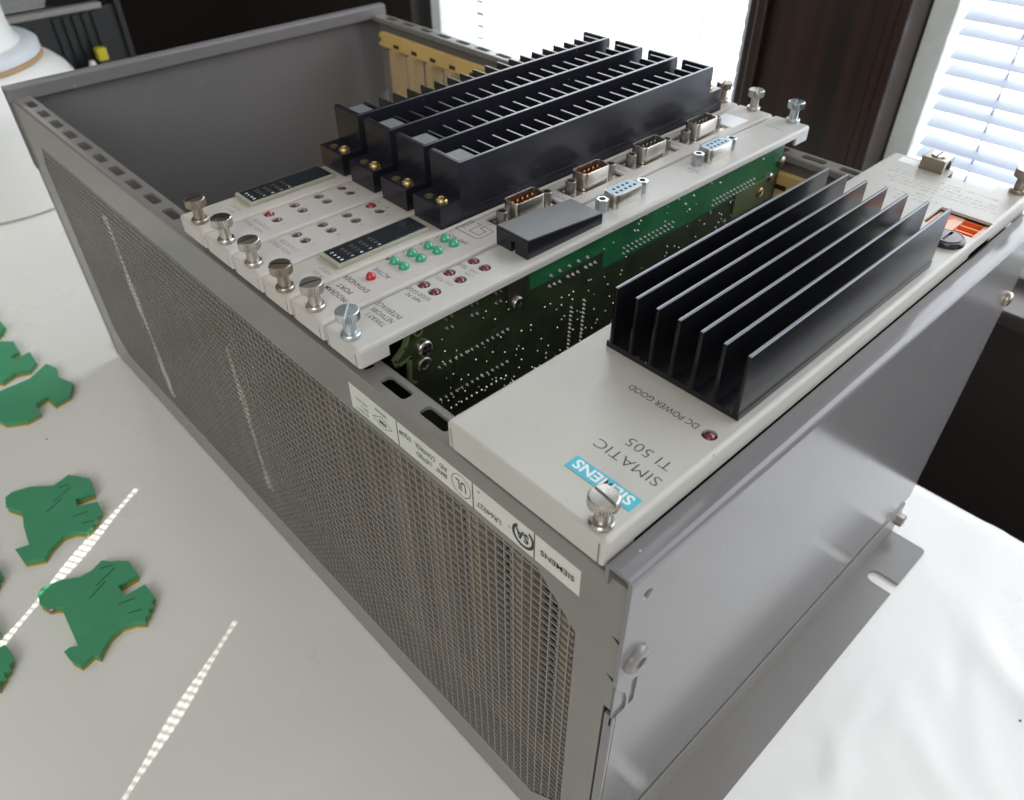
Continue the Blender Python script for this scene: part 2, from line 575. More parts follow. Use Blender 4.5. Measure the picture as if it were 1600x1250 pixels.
XW = 520.0                                  # inner face of the window wall
ZS = 34.0                                   # window sill height
def room():
    Y1L, Y1R, Y2L = 767.0, 307.0, 156.0     # window 1 spans Y1R..Y1L, window 2 lies below Y2L
    ZT = 1100.0
    w = B()
    w.box(XW, XW + 120, -2400, 3000, -740, ZS - 14)                  # below the sills
    w.box(XW, XW + 120, Y1L + 14, 3000, ZS - 14, ZT + 300)           # beyond the far window
    w.box(XW, XW + 120, -2400, -900, ZS - 14, ZT + 300)
    w.box(XW, XW + 120, -900, Y1L + 14, ZT + 14, ZT + 300)
    tag(w.build('window_wall', WALLM), 'dark brown wall under and beside the windows', kind='structure')
    bw = B().box(-2400, XW, 2000, 2100, -740, 1400)
    tag(bw.build('back_wall', WALLM), 'dark wall in the far background', kind='structure')
    # dark wood pillar between the windows, with stepped mouldings
    p = thing('wood_pillar', 'dark stained wood pillar between the two bright windows', 'pillar', (XW, 240, ZS))
    B().box(XW - 4, XW + 100, 192, 288, ZS, ZT).build('shaft', WOOD, p, bevel=2)
    for a, b_, d in ((288, 297.5, 12), (297.5, 307, 7), (183, 192, 10), (174.5, 183, 15)):
        B().box(XW - d, XW + 60, a + 0.2, b_ - 0.2, ZS, ZT).build('moulding', WOOD, p, bevel=2.5, seg=3)
    sl = B().box(XW - 38, XW + 20, -900, 900, ZS - 14, ZS - 0.5)
    tag(sl.build('window_sill', WOOD, None, bevel=3, seg=3), 'long dark wood sill under both windows', 'sill')
    # windows with their frames, blinds
    def window(nm, ya, yb, label, lab_b):
        t = thing('window', label, 'window', (XW + 60, (ya + yb) / 2, ZS), 'bright windows')
        B().box(XW + 20, XW + 80, yb - 18, yb, ZS, ZT).build('frame_post', ALU, t, bevel=1.5)
        B().box(XW + 20, XW + 80, ya, ya + 18, ZS, ZT).build('frame_post', ALU, t, bevel=1.5)
        B().box(XW + 20, XW + 80, ya + 18, yb - 18, ZS, ZS + 16).build('frame_rail', ALU, t, bevel=1.5)
        B().box(XW + 20, XW + 80, ya + 18, yb - 18, ZT - 16, ZT).build('frame_rail', ALU, t, bevel=1.5)
        bl = thing('venetian_blind', lab_b, 'blind', (XW + 35, (ya + yb) / 2, ZS), 'venetian blinds')
        pitch = 13.3
        sb = B()
        seg = 5; ln = (yb - ya) - 42
        tilt = math.radians(-22 if nm == 'b' else -18)
        SL = SLAT if nm == 'b' else SLATW
        pts = []
        for k in range(seg + 1):
            u = (k / seg - 0.5) * 16.0
            h = 1.3 * (1 - (2 * k / seg - 1) ** 2)
            pts.append((u * math.cos(tilt) + h * math.sin(tilt), -u * math.sin(tilt) + h * math.cos(tilt)))
        for y in (-ln / 2, ln / 2):
            for px, pz in pts: sb.v.append((px, y, pz))
        for k in range(seg):
            sb.f.append([k, k + 1, seg + 2 + k, seg + 1 + k]); sb.mi.append(0)
        sm = sb.mesh('slat', SL, angle=60)
        z = ZS + 22
        cy = (ya + yb) / 2
        while z < ZT - 25:
            instance('slat', sm, bl, (XW + 35, cy, z), (random.uniform(-.006, .006), random.uniform(-.03, .03), 0))
            z += pitch
        for y in (ya + 70, (ya + yb) / 2, yb - 62):
            B().box(XW + 34.4, XW + 35.6, y - 0.7, y + 0.7, ZS + 12, ZT - 20).build('ladder_cord', SLAT, bl)
        B().box(XW + 28, XW + 42, ya + 20, yb - 20, ZS + 8, ZS + 14).build('bottom_rail', SLAT, bl, bevel=1)
    window('a', Y1R, Y1L, 'blown out bright window left of the dark wood pillar', 'blind in the window left of the dark wood pillar')
    window('b', -900, Y2L + 18, 'bright window right of the dark wood pillar, with a grey metal frame', 'slatted white blind in the window right of the dark wood pillar')
    s = B().box(XW + 330, XW + 340, -1700, 1700, -300, 1500)
    tag(s.build('sky', SKY), 'bright overcast sky outside the windows', kind='structure')
room()

# ------------------------------------------------------------------ the rack chassis
PITCH_Y, PITCH_Z = 3.95, 3.75
def sheet_outline_cut(b, poly, axis, a, c):
    return b.prism(poly, axis, a, c)

def slot_poly(cx, cy, lx, ly, r, n=4):
    pts = []
    for sx, sy, a0 in ((1, 1, 0), (-1, 1, 90), (-1, -1, 180), (1, -1, 270)):
        for k in range(n + 1):
            t = math.radians(a0 + 90 * k / n)
            pts.append((cx + sx * (lx / 2 - r) + r * math.cos(t), cy + sy * (ly / 2 - r) + r * math.sin(t)))
    return pts

rack = thing('equipment_rack', 'grey metal card rack with perforated sides and end plates lying on the table', 'rack', (W / 2, L / 2, 0))

def perforated_side(mirror):
    fx = (lambda x: W - x) if mirror else (lambda x: x)
    def bx(b, x0, x1, *r):
        a, c = fx(x0), fx(x1)
        return b.box(min(a, c), max(a, c), *r)
    y0, y1 = 1.7, L - 1.7
    b = B()
    # sheet with a chamfered opening, top flange bent inwards
    b2 = B()
    x_out, x_in = 0.0, 1.3
    prof = [(fx(x), z) for x, z in ((0, 1.0), (0, 191.2), (0.45, 192.3), (1.5, 192.75), (10.0, 192.75), (10.7, 192.2), (10.7, 189.5), (9.4, 189.5), (9.4, 191.4), (1.9, 191.4), (1.3, 190.8), (1.3, 1.0))]
    b2.prism(prof, 'Y', y0, y1)
    cut = B()
    op = [(17.3, 38), (33, 21.6), (440, 21.6), (453, 36), (453, 158), (444, 171.8), (33, 171.8), (17.3, 157)]
    cut.prism(op, 'X', fx(-3), fx(3)) if not mirror else cut.prism(op, 'X', fx(3), fx(-3))
    for a, c in ((-1, 4.3), (L - 4.3, L + 1)):
        cut.box(*sorted((fx(-3), fx(3))), a, c, -2, 134)
    y = 83.2
    while y < 465:
        cut.prism(slot_poly(fx(5.6), y, 4.7, 13.0, 1.4), 'Z', 187, 196)
        y += 20.6
    y = 62.6
    while y > 15:
        cut.prism(slot_poly(fx(5.6), y, 4.7, 13.0, 1.4), 'Z', 187, 196)
        y -= 20.6
    side = b2.build('side_panel', CHASSIS, rack, cut=cut, angle=30, wn=True)
    # lower edge strip seam
    g = B()
    yy = 15.9; c = 0
    xa, xb = sorted((fx(0.20), fx(1.15)))
    zlo, zhi = 19.5, 174.5
    ys = []
    while yy < 456:
        ys.append(yy); yy += PITCH_Y
    for c, yy in enumerate(ys):
        g.box(xa, xb, yy - 0.27, yy + 0.27, zlo, zhi)
    z = zlo + 0.5
    while z < zhi:
        g.box(xa + 0.05, xb - 0.05, ys[0], ys[-1], z - 0.33, z + 0.33)
        z += PITCH_Z
    gr = g.build('perforated_grille', CHASSIS, side, angle=30)
    return side

near_side = perforated_side(False)
far_side = perforated_side(True)

def end_plate(left):
    fy = (lambda y: L - y) if left else (lambda y: y)
    b = B()
    poly = [(-1.3, 196.0), (-1.3, 152), (-1.1, 149.5), (-0.2, 147.2), (1.6, 145.0), (3.6, 142.0), (4.9, 138.0), (5.2, 133.5), (4.9, 131.5), (1.2, 131.3), (1.2, 24.5), (268.0, 24.5), (268.0, 196.0)]
    b.prism(poly, 'Y', *sorted((fy(0.0), fy(1.4))))
    cut = B()
    ya, yb = sorted((fy(-3), fy(4)))
    cut.prism(slot_poly(7.6, 138.5, 2.6, 14.0, 0.6), 'Y', ya, yb)
    if not left:
        cut.lathe([(1.6, -3), (1.6, 4)], (5.8, 0, 188.0), 20, 'Y')
        cut.lathe([(2.6, -1), (1.6, 0.7)], (5.8, 0, 188.0), 20, 'Y')
        cut.prism(slot_poly(262, 133, 2.0, 14.0, 0.9), 'Y', ya, yb)
    plate = b.build('end_plate', ENDP, rack, cut=cut, angle=30, wn=True)
    # rolled top edge: goes up, inwards and down again
    r = B()
    out = []; inn = []
    pts = [(0.0, 196.0), (0.18, 197.3), (0.75, 198.4), (1.8, 199.0), (7.2, 199.0), (8.2, 198.6), (8.7, 197.7), (8.7, 191.0)]
    ipts = [(7.5, 191.0), (7.5, 197.3), (7.1, 197.75), (2.1, 197.75), (1.6, 197.3), (1.4, 196.0)]
    r.prism([(fy(y), z) for y, z in pts + ipts], 'X', -1.3, 268.0)
    r.build('rolled_edge', ENDP, plate, angle=25)
    # front edge flange under the tab
    e = B().box(-0.3, 1.1, *sorted((fy(0.0), fy(3.4))), 1.9, 131.2)
    e.build('front_flange', ENDP, plate, bevel=0.35, angle=30)
    B().prism([(-0.3, 126.0), (9.5, 126.0), (9.5, 148.5), (-0.3, 148.5)], 'Y', *sorted((fy(0.7), fy(1.3)))).build('tab_backing', ENDP, plate)
    # mounting bracket along the table
    fl = [(3.4, 0.0), (3.4, -21), (257.5, -21), (259.2, -20.5), (260.0, -19), (260.0, 0.0)]
    c2 = B()
    for sx in (222.4, 44.0):
        c2.prism([(x, fy(y)) for x, y in [(sx - 4.5, -23), (sx - 4.5, -10), (sx - 3.4, -7.3), (sx, -6.0), (sx + 3.4, -7.3), (sx + 4.5, -10), (sx + 4.5, -23)]], 'Z', -2, 5)
    flange = B().prism([(x, fy(y)) for x, y in fl], 'Z', 0.3, 1.8)
    fo = flange.build('mounting_flange', CHASSIS, plate, cut=c2, angle=30, bevel=0)
    wb = B().box(3.4, 262, *sorted((fy(-0.9), fy(-0.02))), 1.5, 24.2)
    wb.build('bracket_web', CHASSIS, plate, bevel=0.35)
    return plate

right_plate = end_plate(False)
left_plate = end_plate(True)

# button head screws on the right end plate
def button_screw(parent, at, r=5.0, M=STEELD):
    b = B()
    b.lathe([(r, 0), (r, -0.8), (r * 0.93, -1.5), (r * 0.75, -2.1), (r * 0.42, -2.4), (r * 0.40, -1.2)], at, 28, 'Y')
    return b.build('button_screw', M, parent, angle=50)
button_screw(right_plate, (5.3, 0, 159.0), 4.8, CHASSIS)
button_screw(right_plate, (262.5, 0, 160.0), 3.4, BRONZED)
hx = B().lathe([(4.0, -0.9), (4.0, -4.2), (3.0, -4.8)], (258.5, 0, 14.0), 6, 'Y')
hx.build('hex_bolt', STEELD, right_plate, angle=20)

# small triangular notches where the side panel is punched
def notch_marks():
    for z in (170.0, 151.0):
        b = B().prism([(1.8, z), (4.6, z - 0.1), (1.8, z - 2.0)], 'X', -0.1, 0.02)
        b.build('punched_notch', DARKHOLE, near_side)
notch_marks()

# back plane and card guides
B().box(3, W - 3, 4, L - 4, 2.5, 6.0).build('back_plate', CHASSIS, rack)
B().box(16, W - 16, 8, L - 8, 9.0, 11.0).build('back_plane_board', PCBDARK, rack)
def card_guides(mirror):
    fx = (lambda x: W - x) if mirror else (lambda x: x)
    bar = B()
    xa, xb = sorted((fx(9.5), fx(13.5)))
    side_ends = [(452, 184), (459.5, 184), (462, 181.5), (457.5, 178.5), (463, 176), (461, 174.2), (452, 174.2)]
    dz = 0.0 if mirror else -9.0
    bar.box(xa, xb, 8, 452, 174.2 + dz, 184 + dz)
    bar.prism([(y, z + dz) for y, z in side_ends], 'X', xa, xb)
    top = bar.build('guide_rail', YELLOWP, rack, bevel=0.5)
    low = B().box(xa, xb, 8, 460, 28, 42).build('guide_rail', YELLOWP, rack, bevel=0.5)
    pm = B().box(-5.0, 5.0, -3.7, 3.7, -66.5, 66.5).mesh('guide_post', CREAMP, 0.5)
    nt = B().box(-0.4, 0.4, -3.0, 3.0, -1.2, 1.2).mesh('rail_slot', DARKHOLE)
    y = 440.9
    while y > 14:
        instance('guide_post', pm, rack, (fx(12.5), y, 108.2 + dz))
        if mirror: instance('rail_slot', nt, top, (fx(13.6), y - 1.0, 177.2))
        y -= 21.75
card_guides(False)
card_guides(True)

# agency label on the near side panel
def rating_label():
    b = B().box(-0.12, 0.02, 17.1, 124.6, 174.9, 186.0)
    lab = b.build('rating_label', LABELM, near_side)
    ln = B()
    for y in (34.4, 60.5, 97.6): ln.box(-0.17, -0.1, y - 0.22, y + 0.22, 174.9, 186.0)
    P = lambda *a, **k: panel_text(*a, parent=lab, **k)
    P('SIEMENS', 19.1, 31.9, 180.3, 2.3, bold=0.014)
    P('LR64027', 48.2, 58.6, 178.5, 2.4)
    P('86N7', 72.6, 77.9, 178.9, 2.1)
    P('LISTED', 80.4, 87.7, 178.6, 2.1)
    P('IND', 72.6, 75.9, 182.1, 2.1)
    P('CONTROL', 78.0, 88.2, 182.3, 2.1)
    P('EQUIP', 90.6, 96.7, 182.2, 2.1)
    P('APPROVED', 103.0, 109.6, 183.5, 1.0)
    P('CLASS I', 114.3, 121.2, 176.6, 1.0)
    P('DIV. 2', 114.4, 118.4, 178.8, 1.0)
    P('HAZ. LOC.', 114.5, 121.3, 181.0, 1.0)
    P('FM', 104.2, 107.8, 179.1, 1.7, bold=0.015)
    P('®', 44.0, 45.1, 180.1, 0.9)
    P('A', 57.0, 58.3, 184.2, 1.2)
    P('UL', 63.6, 68.3, 180.2, 4.4)
    # outlined marks: circle round UL, diamond, broken ring
    def ring(cy, cz, r1, r2, a0, a1, n=40, sy=1.0):
        o = B(); pts = []
        for k in range(n + 1):
            t = math.radians(a0 + (a1 - a0) * k / n)
            for r in (r1, r2): pts.append((-0.165, cy + sy * r * math.cos(t), cz + r * math.sin(t)))
        o.add(pts, [(2 * k, 2 * k + 1, 2 * k + 3, 2 * k + 2) for k in range(n)])
        return o
    ring(65.9, 180.3, 4.25, 4.5, 0, 360).build('ring_mark', INK, lab)
    ring(38.9, 180.6, 3.45, 4.55, -235, 55).build('ring_mark', INK, lab)
    panel_text('SA', 36.6, 41.9, 180.6, 3.9, lab, bold=0.03)
    d = B()
    dp = [(100.7, 179.1), (106.1, 176.4), (111.7, 179.1), (106.1, 181.8)]
    for i in range(4):
        a = Vector(dp[i]); c = Vector(dp[(i + 1) % 4]); u = (c - a).normalized(); n = Vector((-u.y, u.x)) * 0.1
        d.add([(-0.165, *(a - n)), (-0.165, *(c - n)), (-0.165, *(c + n)), (-0.165, *(a + n))], [(0, 1, 2, 3)])
    d.build('diamond_mark', INK, lab)
    ln.build('divider_line', INK, lab)
rating_label()

# ------------------------------------------------------------------ shared small parts
def screw_meshes():
    out = {}
    for key, M in (('nickel', NICKEL), ('zinc', ZINC), ('brown', BRONZED)):
        b = B()
        b.lathe([(3.1, 0), (3.3, 0.25), (3.3, 1.3), (3.0, 1.75), (2.15, 1.85), (2.0, 5.9), (2.2, 6.4)], (0, 0, 0), 40)
        prof = [(2.6, 6.2), (3.75, 6.7), (4.0, 7.0), (4.0, 9.4), (3.9, 9.8), (3.55, 10.05), (0.5, 10.2)]
        b.lathe(prof, (0, 0, 0), 64, gear={1: .1, 2: .28, 3: .28, 4: .1})
        o = b.build('thumbscrew', M, None, angle=32)
        c = B().box(-6, 6, -0.42, 0.42, 9.1, 12)
        boolean(o, c, (0, 0, 0), 32)
        out[key] = o.data
        bpy.data.objects.remove(o)
    return out
SCREW = screw_meshes()
def thumbscrew(parent, x, y, z, kind, ang):
    return instance('thumbscrew', SCREW[kind], parent, (x, y, z), (0, 0, math.radians(ang)))

def dome_mesh(name, M, r, h, skirt):
    prof = [(r, -skirt), (r, 0)]
    for k in range(1, 7):
        t = math.pi / 2 * k / 6
        prof.append((max(0.05, r * math.cos(t)), h * math.sin(t)))
    return B().lathe(prof, (0, 0, 0), 24).mesh(name, M, angle=40)
LED_DIM = dome_mesh('led', MAROON, 1.85, 1.5, 3.0)
LED_RED = dome_mesh('led', REDLED, 1.9, 1.9, 3.0)
LED_BRIGHT = dome_mesh('led', REDBRIGHT, 1.9, 2.4, 3.0)
LED_MID = dome_mesh('led', mat('mid_red_led', (0.22, 0.008, 0.012), 0.2, coat=0.6), 1.9, 2.2, 3.0)
LED_GREEN = dome_mesh('led', GREENLED, 2.05, 2.5, 3.0)
ZF = 206.0

def tray(parent, y0, y1, holes=(), rects=(), x0=-1.5, x1=266.4, low=199.0, side=202.8, tab=11.5, extra=None, tone=1):
    """faceplate: flat top with rounded bends and lips; holes (x, y, r), rects (x0, x1, y0, y1)"""
    b = B().box(x0, x1, y0, y1, low, ZF)
    cut = B()
    cut.box(x0 + 1.2, x1 - 1.2, y0 + 1.2, y1 - 1.2, low - 5, ZF - 1.2)
    cut.box(x0 + tab, x1 - tab, y0 - 3, y1 + 3, low - 5, side)
    for (hx_, hy, r) in holes:
        cut.lathe([(r, 202.0), (r, 210.0)], (hx_, hy, 0), 24)
    for (a, c, d, e) in rects:
        cut.box(a, c, d, e, 202, 210)
    for yy in (y0 + 1.7, y1 - 2.3):
        cut.box(x0 - 1, x0 + 1.3, yy, yy + 0.6, low - 6, ZF - 1.9)
    if extra: extra(cut)
    flt = lambda mid, d: mid.z > low + 1
    return b.build('faceplate', PLATES[tone], parent, bevel=1.6, seg=4, cut=cut, angle=30, wn=True, bevel_filter=flt)

def board(parent, y, x0=16, x1=250, M=PCBDARK):
    return B().box(x0, x1, y, y + 1.6, 14, 203.5).build('circuit_board', M, parent)

# ------------------------------------------------------------------ power supply module
def power_supply():
    t = thing('power_supply_module', 'wide beige power supply with black finned heat sink beside the right end plate', 'power supply', (130, 38, 11))
    def notch(c):
        c.box(256.2, 270, 22.0, 41.5, 190, 215)
        c.box(209.8, 227.2, 9.9, 30.0, 195, 215)
    tray(t, 9.2, 69.0, holes=[(47.2, 14.6, 2.3)], low=196.6, side=198.0, extra=notch, tone=0)
    body = B().box(24, 243, 14, 66, 15, 194)
    body.build('housing', BLACKP, t, bevel=1)
    instance('led', LED_RED, t, (47.2, 14.6, 204.6))
    thumbscrew(t, 2.2, 14.1, ZF, 'nickel', 84)
    thumbscrew(t, 263.0, 14.0, ZF, 'brown', 30)
    # heat sink
    hs = B().box(57.2, 178.0, 12.4, 61.2, ZF + 0.02, ZF + 2.2).build('heat_sink', ANOD, t, bevel=0.25)
    fb = B().prism([(-0.75, 0), (0.75, 0), (0.55, 20.3), (-0.55, 20.3)], 'X', -60.4, 60.4)
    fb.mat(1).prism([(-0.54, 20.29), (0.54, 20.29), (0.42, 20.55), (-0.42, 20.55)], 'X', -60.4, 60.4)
    fm = fb.mesh('fin', [ANOD, FINEDGE], 0)
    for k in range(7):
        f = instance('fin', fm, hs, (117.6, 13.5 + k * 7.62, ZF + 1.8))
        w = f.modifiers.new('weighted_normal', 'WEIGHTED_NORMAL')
    # orange plug in its window
    B().box(209, 228, 9.2, 30.6, 196.5, 200.0).build('socket_floor', DARKHOLE, t)
    pl = B().box(210.2, 226.8, 19.6, 29.6, 200.0, 204.4)
    pl.box(210.2, 226.8, 10.3, 12.0, 200.0, 204.4)
    plug = pl.build('terminal_plug', PALEPINK, t, bevel=0.3)
    B().box(210.2, 226.8, 12.1, 19.5, 200.0, 201.4).build('wire_entry', ORANGE, plug)
    for k in range(4):
        x = 210.4 + k * 5.0
        B().box(x, x + 1.3, 12.1, 19.5, 201.3, 204.2).build('wire_barrier', ORANGE, plug, bevel=0.2)
    for k in range(3):
        B().lathe([(1.7, 0), (1.7, 0.25), (1.5, 0.3)], (213.6 + k * 5.0, 25.0, 204.3), 18).build('screw_hole', ORANGE, plug)
    # fuse cap
    fz = B().lathe([(6.6, 0), (6.6, 1.5), (6.3, 2.0), (5.6, 2.2), (5.5, 2.0), (5.1, 2.0), (5.0, 2.3), (0.5, 2.4)], (200.2, 16.6, ZF), 36)
    c = B().box(196.0, 204.4, 16.0, 17.2, ZF + 1.5, ZF + 5)
    fz.build('fuse_cap', BLACKP, t, cut=c, angle=30)
    # grounding lug
    lg = B().box(256.4, 266.8, 43.2, 53.6, ZF - 1.0, ZF + 5.8)
    cut = B().lathe([(3.0, -20), (3.0, 20)], (261.4, 48, ZF + 1.8), 24, 'Y')
    lug = lg.build('grounding_lug', BRONZED, t, bevel=0.5, cut=cut)
    B().lathe([(3.2, 0), (3.2, 0.5), (3.0, 0.8)], (261.4, 48.3, ZF + 5.7), 24).build('lug_screw', NICKEL, lug)
    B().box(258.4, 264.4, 48.0, 48.6, ZF + 6.45, ZF + 6.56).build('screw_slot', DARKHOLE, lug)
    # teal name plate and lettering
    st = B().box(10.0, 15.1, 11.8, 34.0, ZF + 0.01, ZF + 0.14).build('name_plate', TEAL, t)
    top_text('SIEMENS', 13.2, 32.7, 14.35, 3.4, st, WHITEINK, Z=ZF + 0.12, bold=0.022)
    top_text('SIMATIC', 12.7, 34.3, 24.5, 3.7, t, INK, Z=ZF - 0.02, bold=-0.012)
    top_text('TI 505', 13.9, 28.5, 31.0, 3.7, t, INK, Z=ZF - 0.02, bold=-0.012)
    top_text('DC POWER GOOD', 18.7, 43.2, 48.6, 2.5, t, INK, Z=ZF - 0.02)
    # fine print, too small to read
    random.seed(5)
    fp = B()
    for (xb, ya, yb, hgt) in ((249.5, 16, 60, 1.3), (246.6, 30, 62, 1.3), (243.4, 14, 58, 1.3), (240.3, 14, 62, 1.3), (237.2, 12, 60, 1.3), (232.5, 36, 44, 1.2), (229.5, 32, 56, 1.2), (226.0, 36, 52, 1.2), (222.5, 42, 52, 1.2), (193.0, 13, 19, 1.2), (190.6, 14, 18, 1.2)):
        y = ya
        while y < yb:
            wl = random.uniform(2.0, 6.5)
            e = min(yb, y + wl); q = y
            while q < e - 0.3:
                s_ = random.uniform(0.28, 0.5)
                k = random.choice((0, 1, 2))
                if k != 1: fp.box(xb - hgt, xb, q, q + 0.16, ZF - 0.02, ZF + 0.03)
                if k != 0: fp.box(xb - hgt, xb - hgt + 0.2, q + 0.18, q + s_ + 0.1, ZF - 0.02, ZF + 0.03)
                fp.box(xb - 0.2, xb, q + 0.18, q + s_ + 0.1, ZF - 0.02, ZF + 0.03) if k else None
                q += s_ + 0.42
            y = e + 0.9
    tag(fp.build('fine_print', GREYINK, t), kind='stuff')
    wl = B().box(257.5, 263.5, 55.0, 63.5, ZF - 0.02, ZF + 0.06).build('white_label', WHITEINK, t)
power_supply()

# ------------------------------------------------------------------ sub-D connectors
def d_outline(n=5, sx=1.0, long=17.4, short=15.4, depth=8.0, r=1.9):
    # trapezoid with the long side towards -Y
    pts = [(-long / 2, -depth / 2), (long / 2, -depth / 2), (short / 2, depth / 2), (-short / 2, depth / 2)]
    out = []
    m_ = len(pts)
    for i in range(m_):
        p = Vector(pts[i]); a = (Vector(pts[i - 1]) - p).normalized(); c = (Vector(pts[(i + 1) % m_]) - p).normalized()
        ang = a.angle(c); d = r / math.tan(ang / 2)
        s0 = p + a * d; s1 = p + c * d; ctr = p + (a + c).normalized() * (r / math.sin(ang / 2))
        t0 = math.atan2(s0.y - ctr.y, s0.x - ctr.x); t1 = math.atan2(s1.y - ctr.y, s1.x - ctr.x)
        while t1 < t0: t1 += 2 * math.pi
        for k in range(n + 1):
            t = t0 + (t1 - t0) * k / n
            out.append((ctr.x + r * math.cos(t), ctr.y + r * math.sin(t)))
    return out
def shell_mesh(hgt, male):
    o = d_outline(); i_ = d_outline(long=16.4, short=14.4, depth=7.0, r=1.5)
    n = len(o)
    b = B()
    vs = [(x, y, 0) for x, y in o] + [(x, y, hgt - .3) for x, y in o] + [(x * .985, y * .97, hgt) for x, y in o] + [(x, y, hgt - 0.1) for x, y in i_] + [(x, y, 0.4 if male else hgt - 0.9) for x, y in i_]
    fs = []
    for k in range(4):
        for j in range(n):
            q = (j + 1) % n
            fs.append((k * n + j, k * n + q, (k + 1) * n + q, (k + 1) * n + j))
    b.add(vs, fs)
    return b.mesh('shell', SHELL, angle=35)
SH_M = shell_mesh(7.4, True)
SH_F = shell_mesh(6.2, False)
HEXS = B().lathe([(2.75, 0), (2.75, 4.9), (2.4, 5.2), (1.55, 5.2), (1.5, 2.4)], (0, 0, 0), 6).mesh('standoff', ZINC, angle=25)
HEXM = B().lathe([(2.35, -2.6), (2.35, 4.4), (2.1, 4.6), (1.4, 4.6), (1.4, 2.0)], (0, 0, 0), 12).mesh('standoff', STEELD, angle=25)
PIN = B().lathe([(0.5, 0), (0.5, 4.6), (0.3, 5.2), (0.08, 5.4)], (0, 0, 0), 10).mesh('pin', COPPER, angle=50)
PIND = B().lathe([(0.5, 0), (0.5, 4.6), (0.3, 5.2), (0.08, 5.4)], (0, 0, 0), 10).mesh('pin', STEELD, angle=50)
INS = {}
for nm, M in (('rust', RUST), ('navy', NAVYINS), ('blue', BLUEINS)):
    INS[nm] = B().prism(d_outline(long=16.4, short=14.4, depth=7.0, r=1.5), 'Z', 0, 0.9).mesh('insulator', M)
HOLE = B().lathe([(0.72, 0), (0.72, 0.08)], (0, 0, 0), 12).mesh('contact_hole', DARKHOLE)
def pin_xy():
    r = [(-5.5 + 2.76 * k, -1.45) for k in range(5)] + [(-4.12 + 2.76 * k, 1.4) for k in range(4)]
    return r
def dsub_male(parent, x, y, ins):
    z = ZF - 0.6
    c = instance('serial_connector', SH_M, parent, (x, y, z), (0, 0, math.pi))
    i_ = instance('insulator', INS[ins], c, (x, y, z))
    for dx, dy in pin_xy():
        p = instance('pin', PIN if ins == 'rust' else PIND, c, (x, y, z))
        p.location = Vector((dx, dy, 0.9)) * S
    i_.location = Vector((0, 0, 0.3)) * S
    for s_ in (-12.5, 12.5):
        instance('standoff', HEXM, parent, (x + s_, y, ZF))
    return c
def dsub_female(parent, x, y):
    c = instance('serial_socket', SH_F, parent, (x, y, ZF - 0.1), (0, 0, 0))
    i_ = instance('insulator', INS['blue'], c, (x, y, ZF))
    i_.location = Vector((0, 0, 5.2)) * S
    for dx, dy in pin_xy():
        p = instance('contact_hole', HOLE, c, (x, y, ZF))
        p.location = Vector((dx, dy, 6.08)) * S
    for s_ in (-12.5, 12.5):
        instance('standoff', HEXS, parent, (x + s_, y, ZF), (0, 0, 0.3))

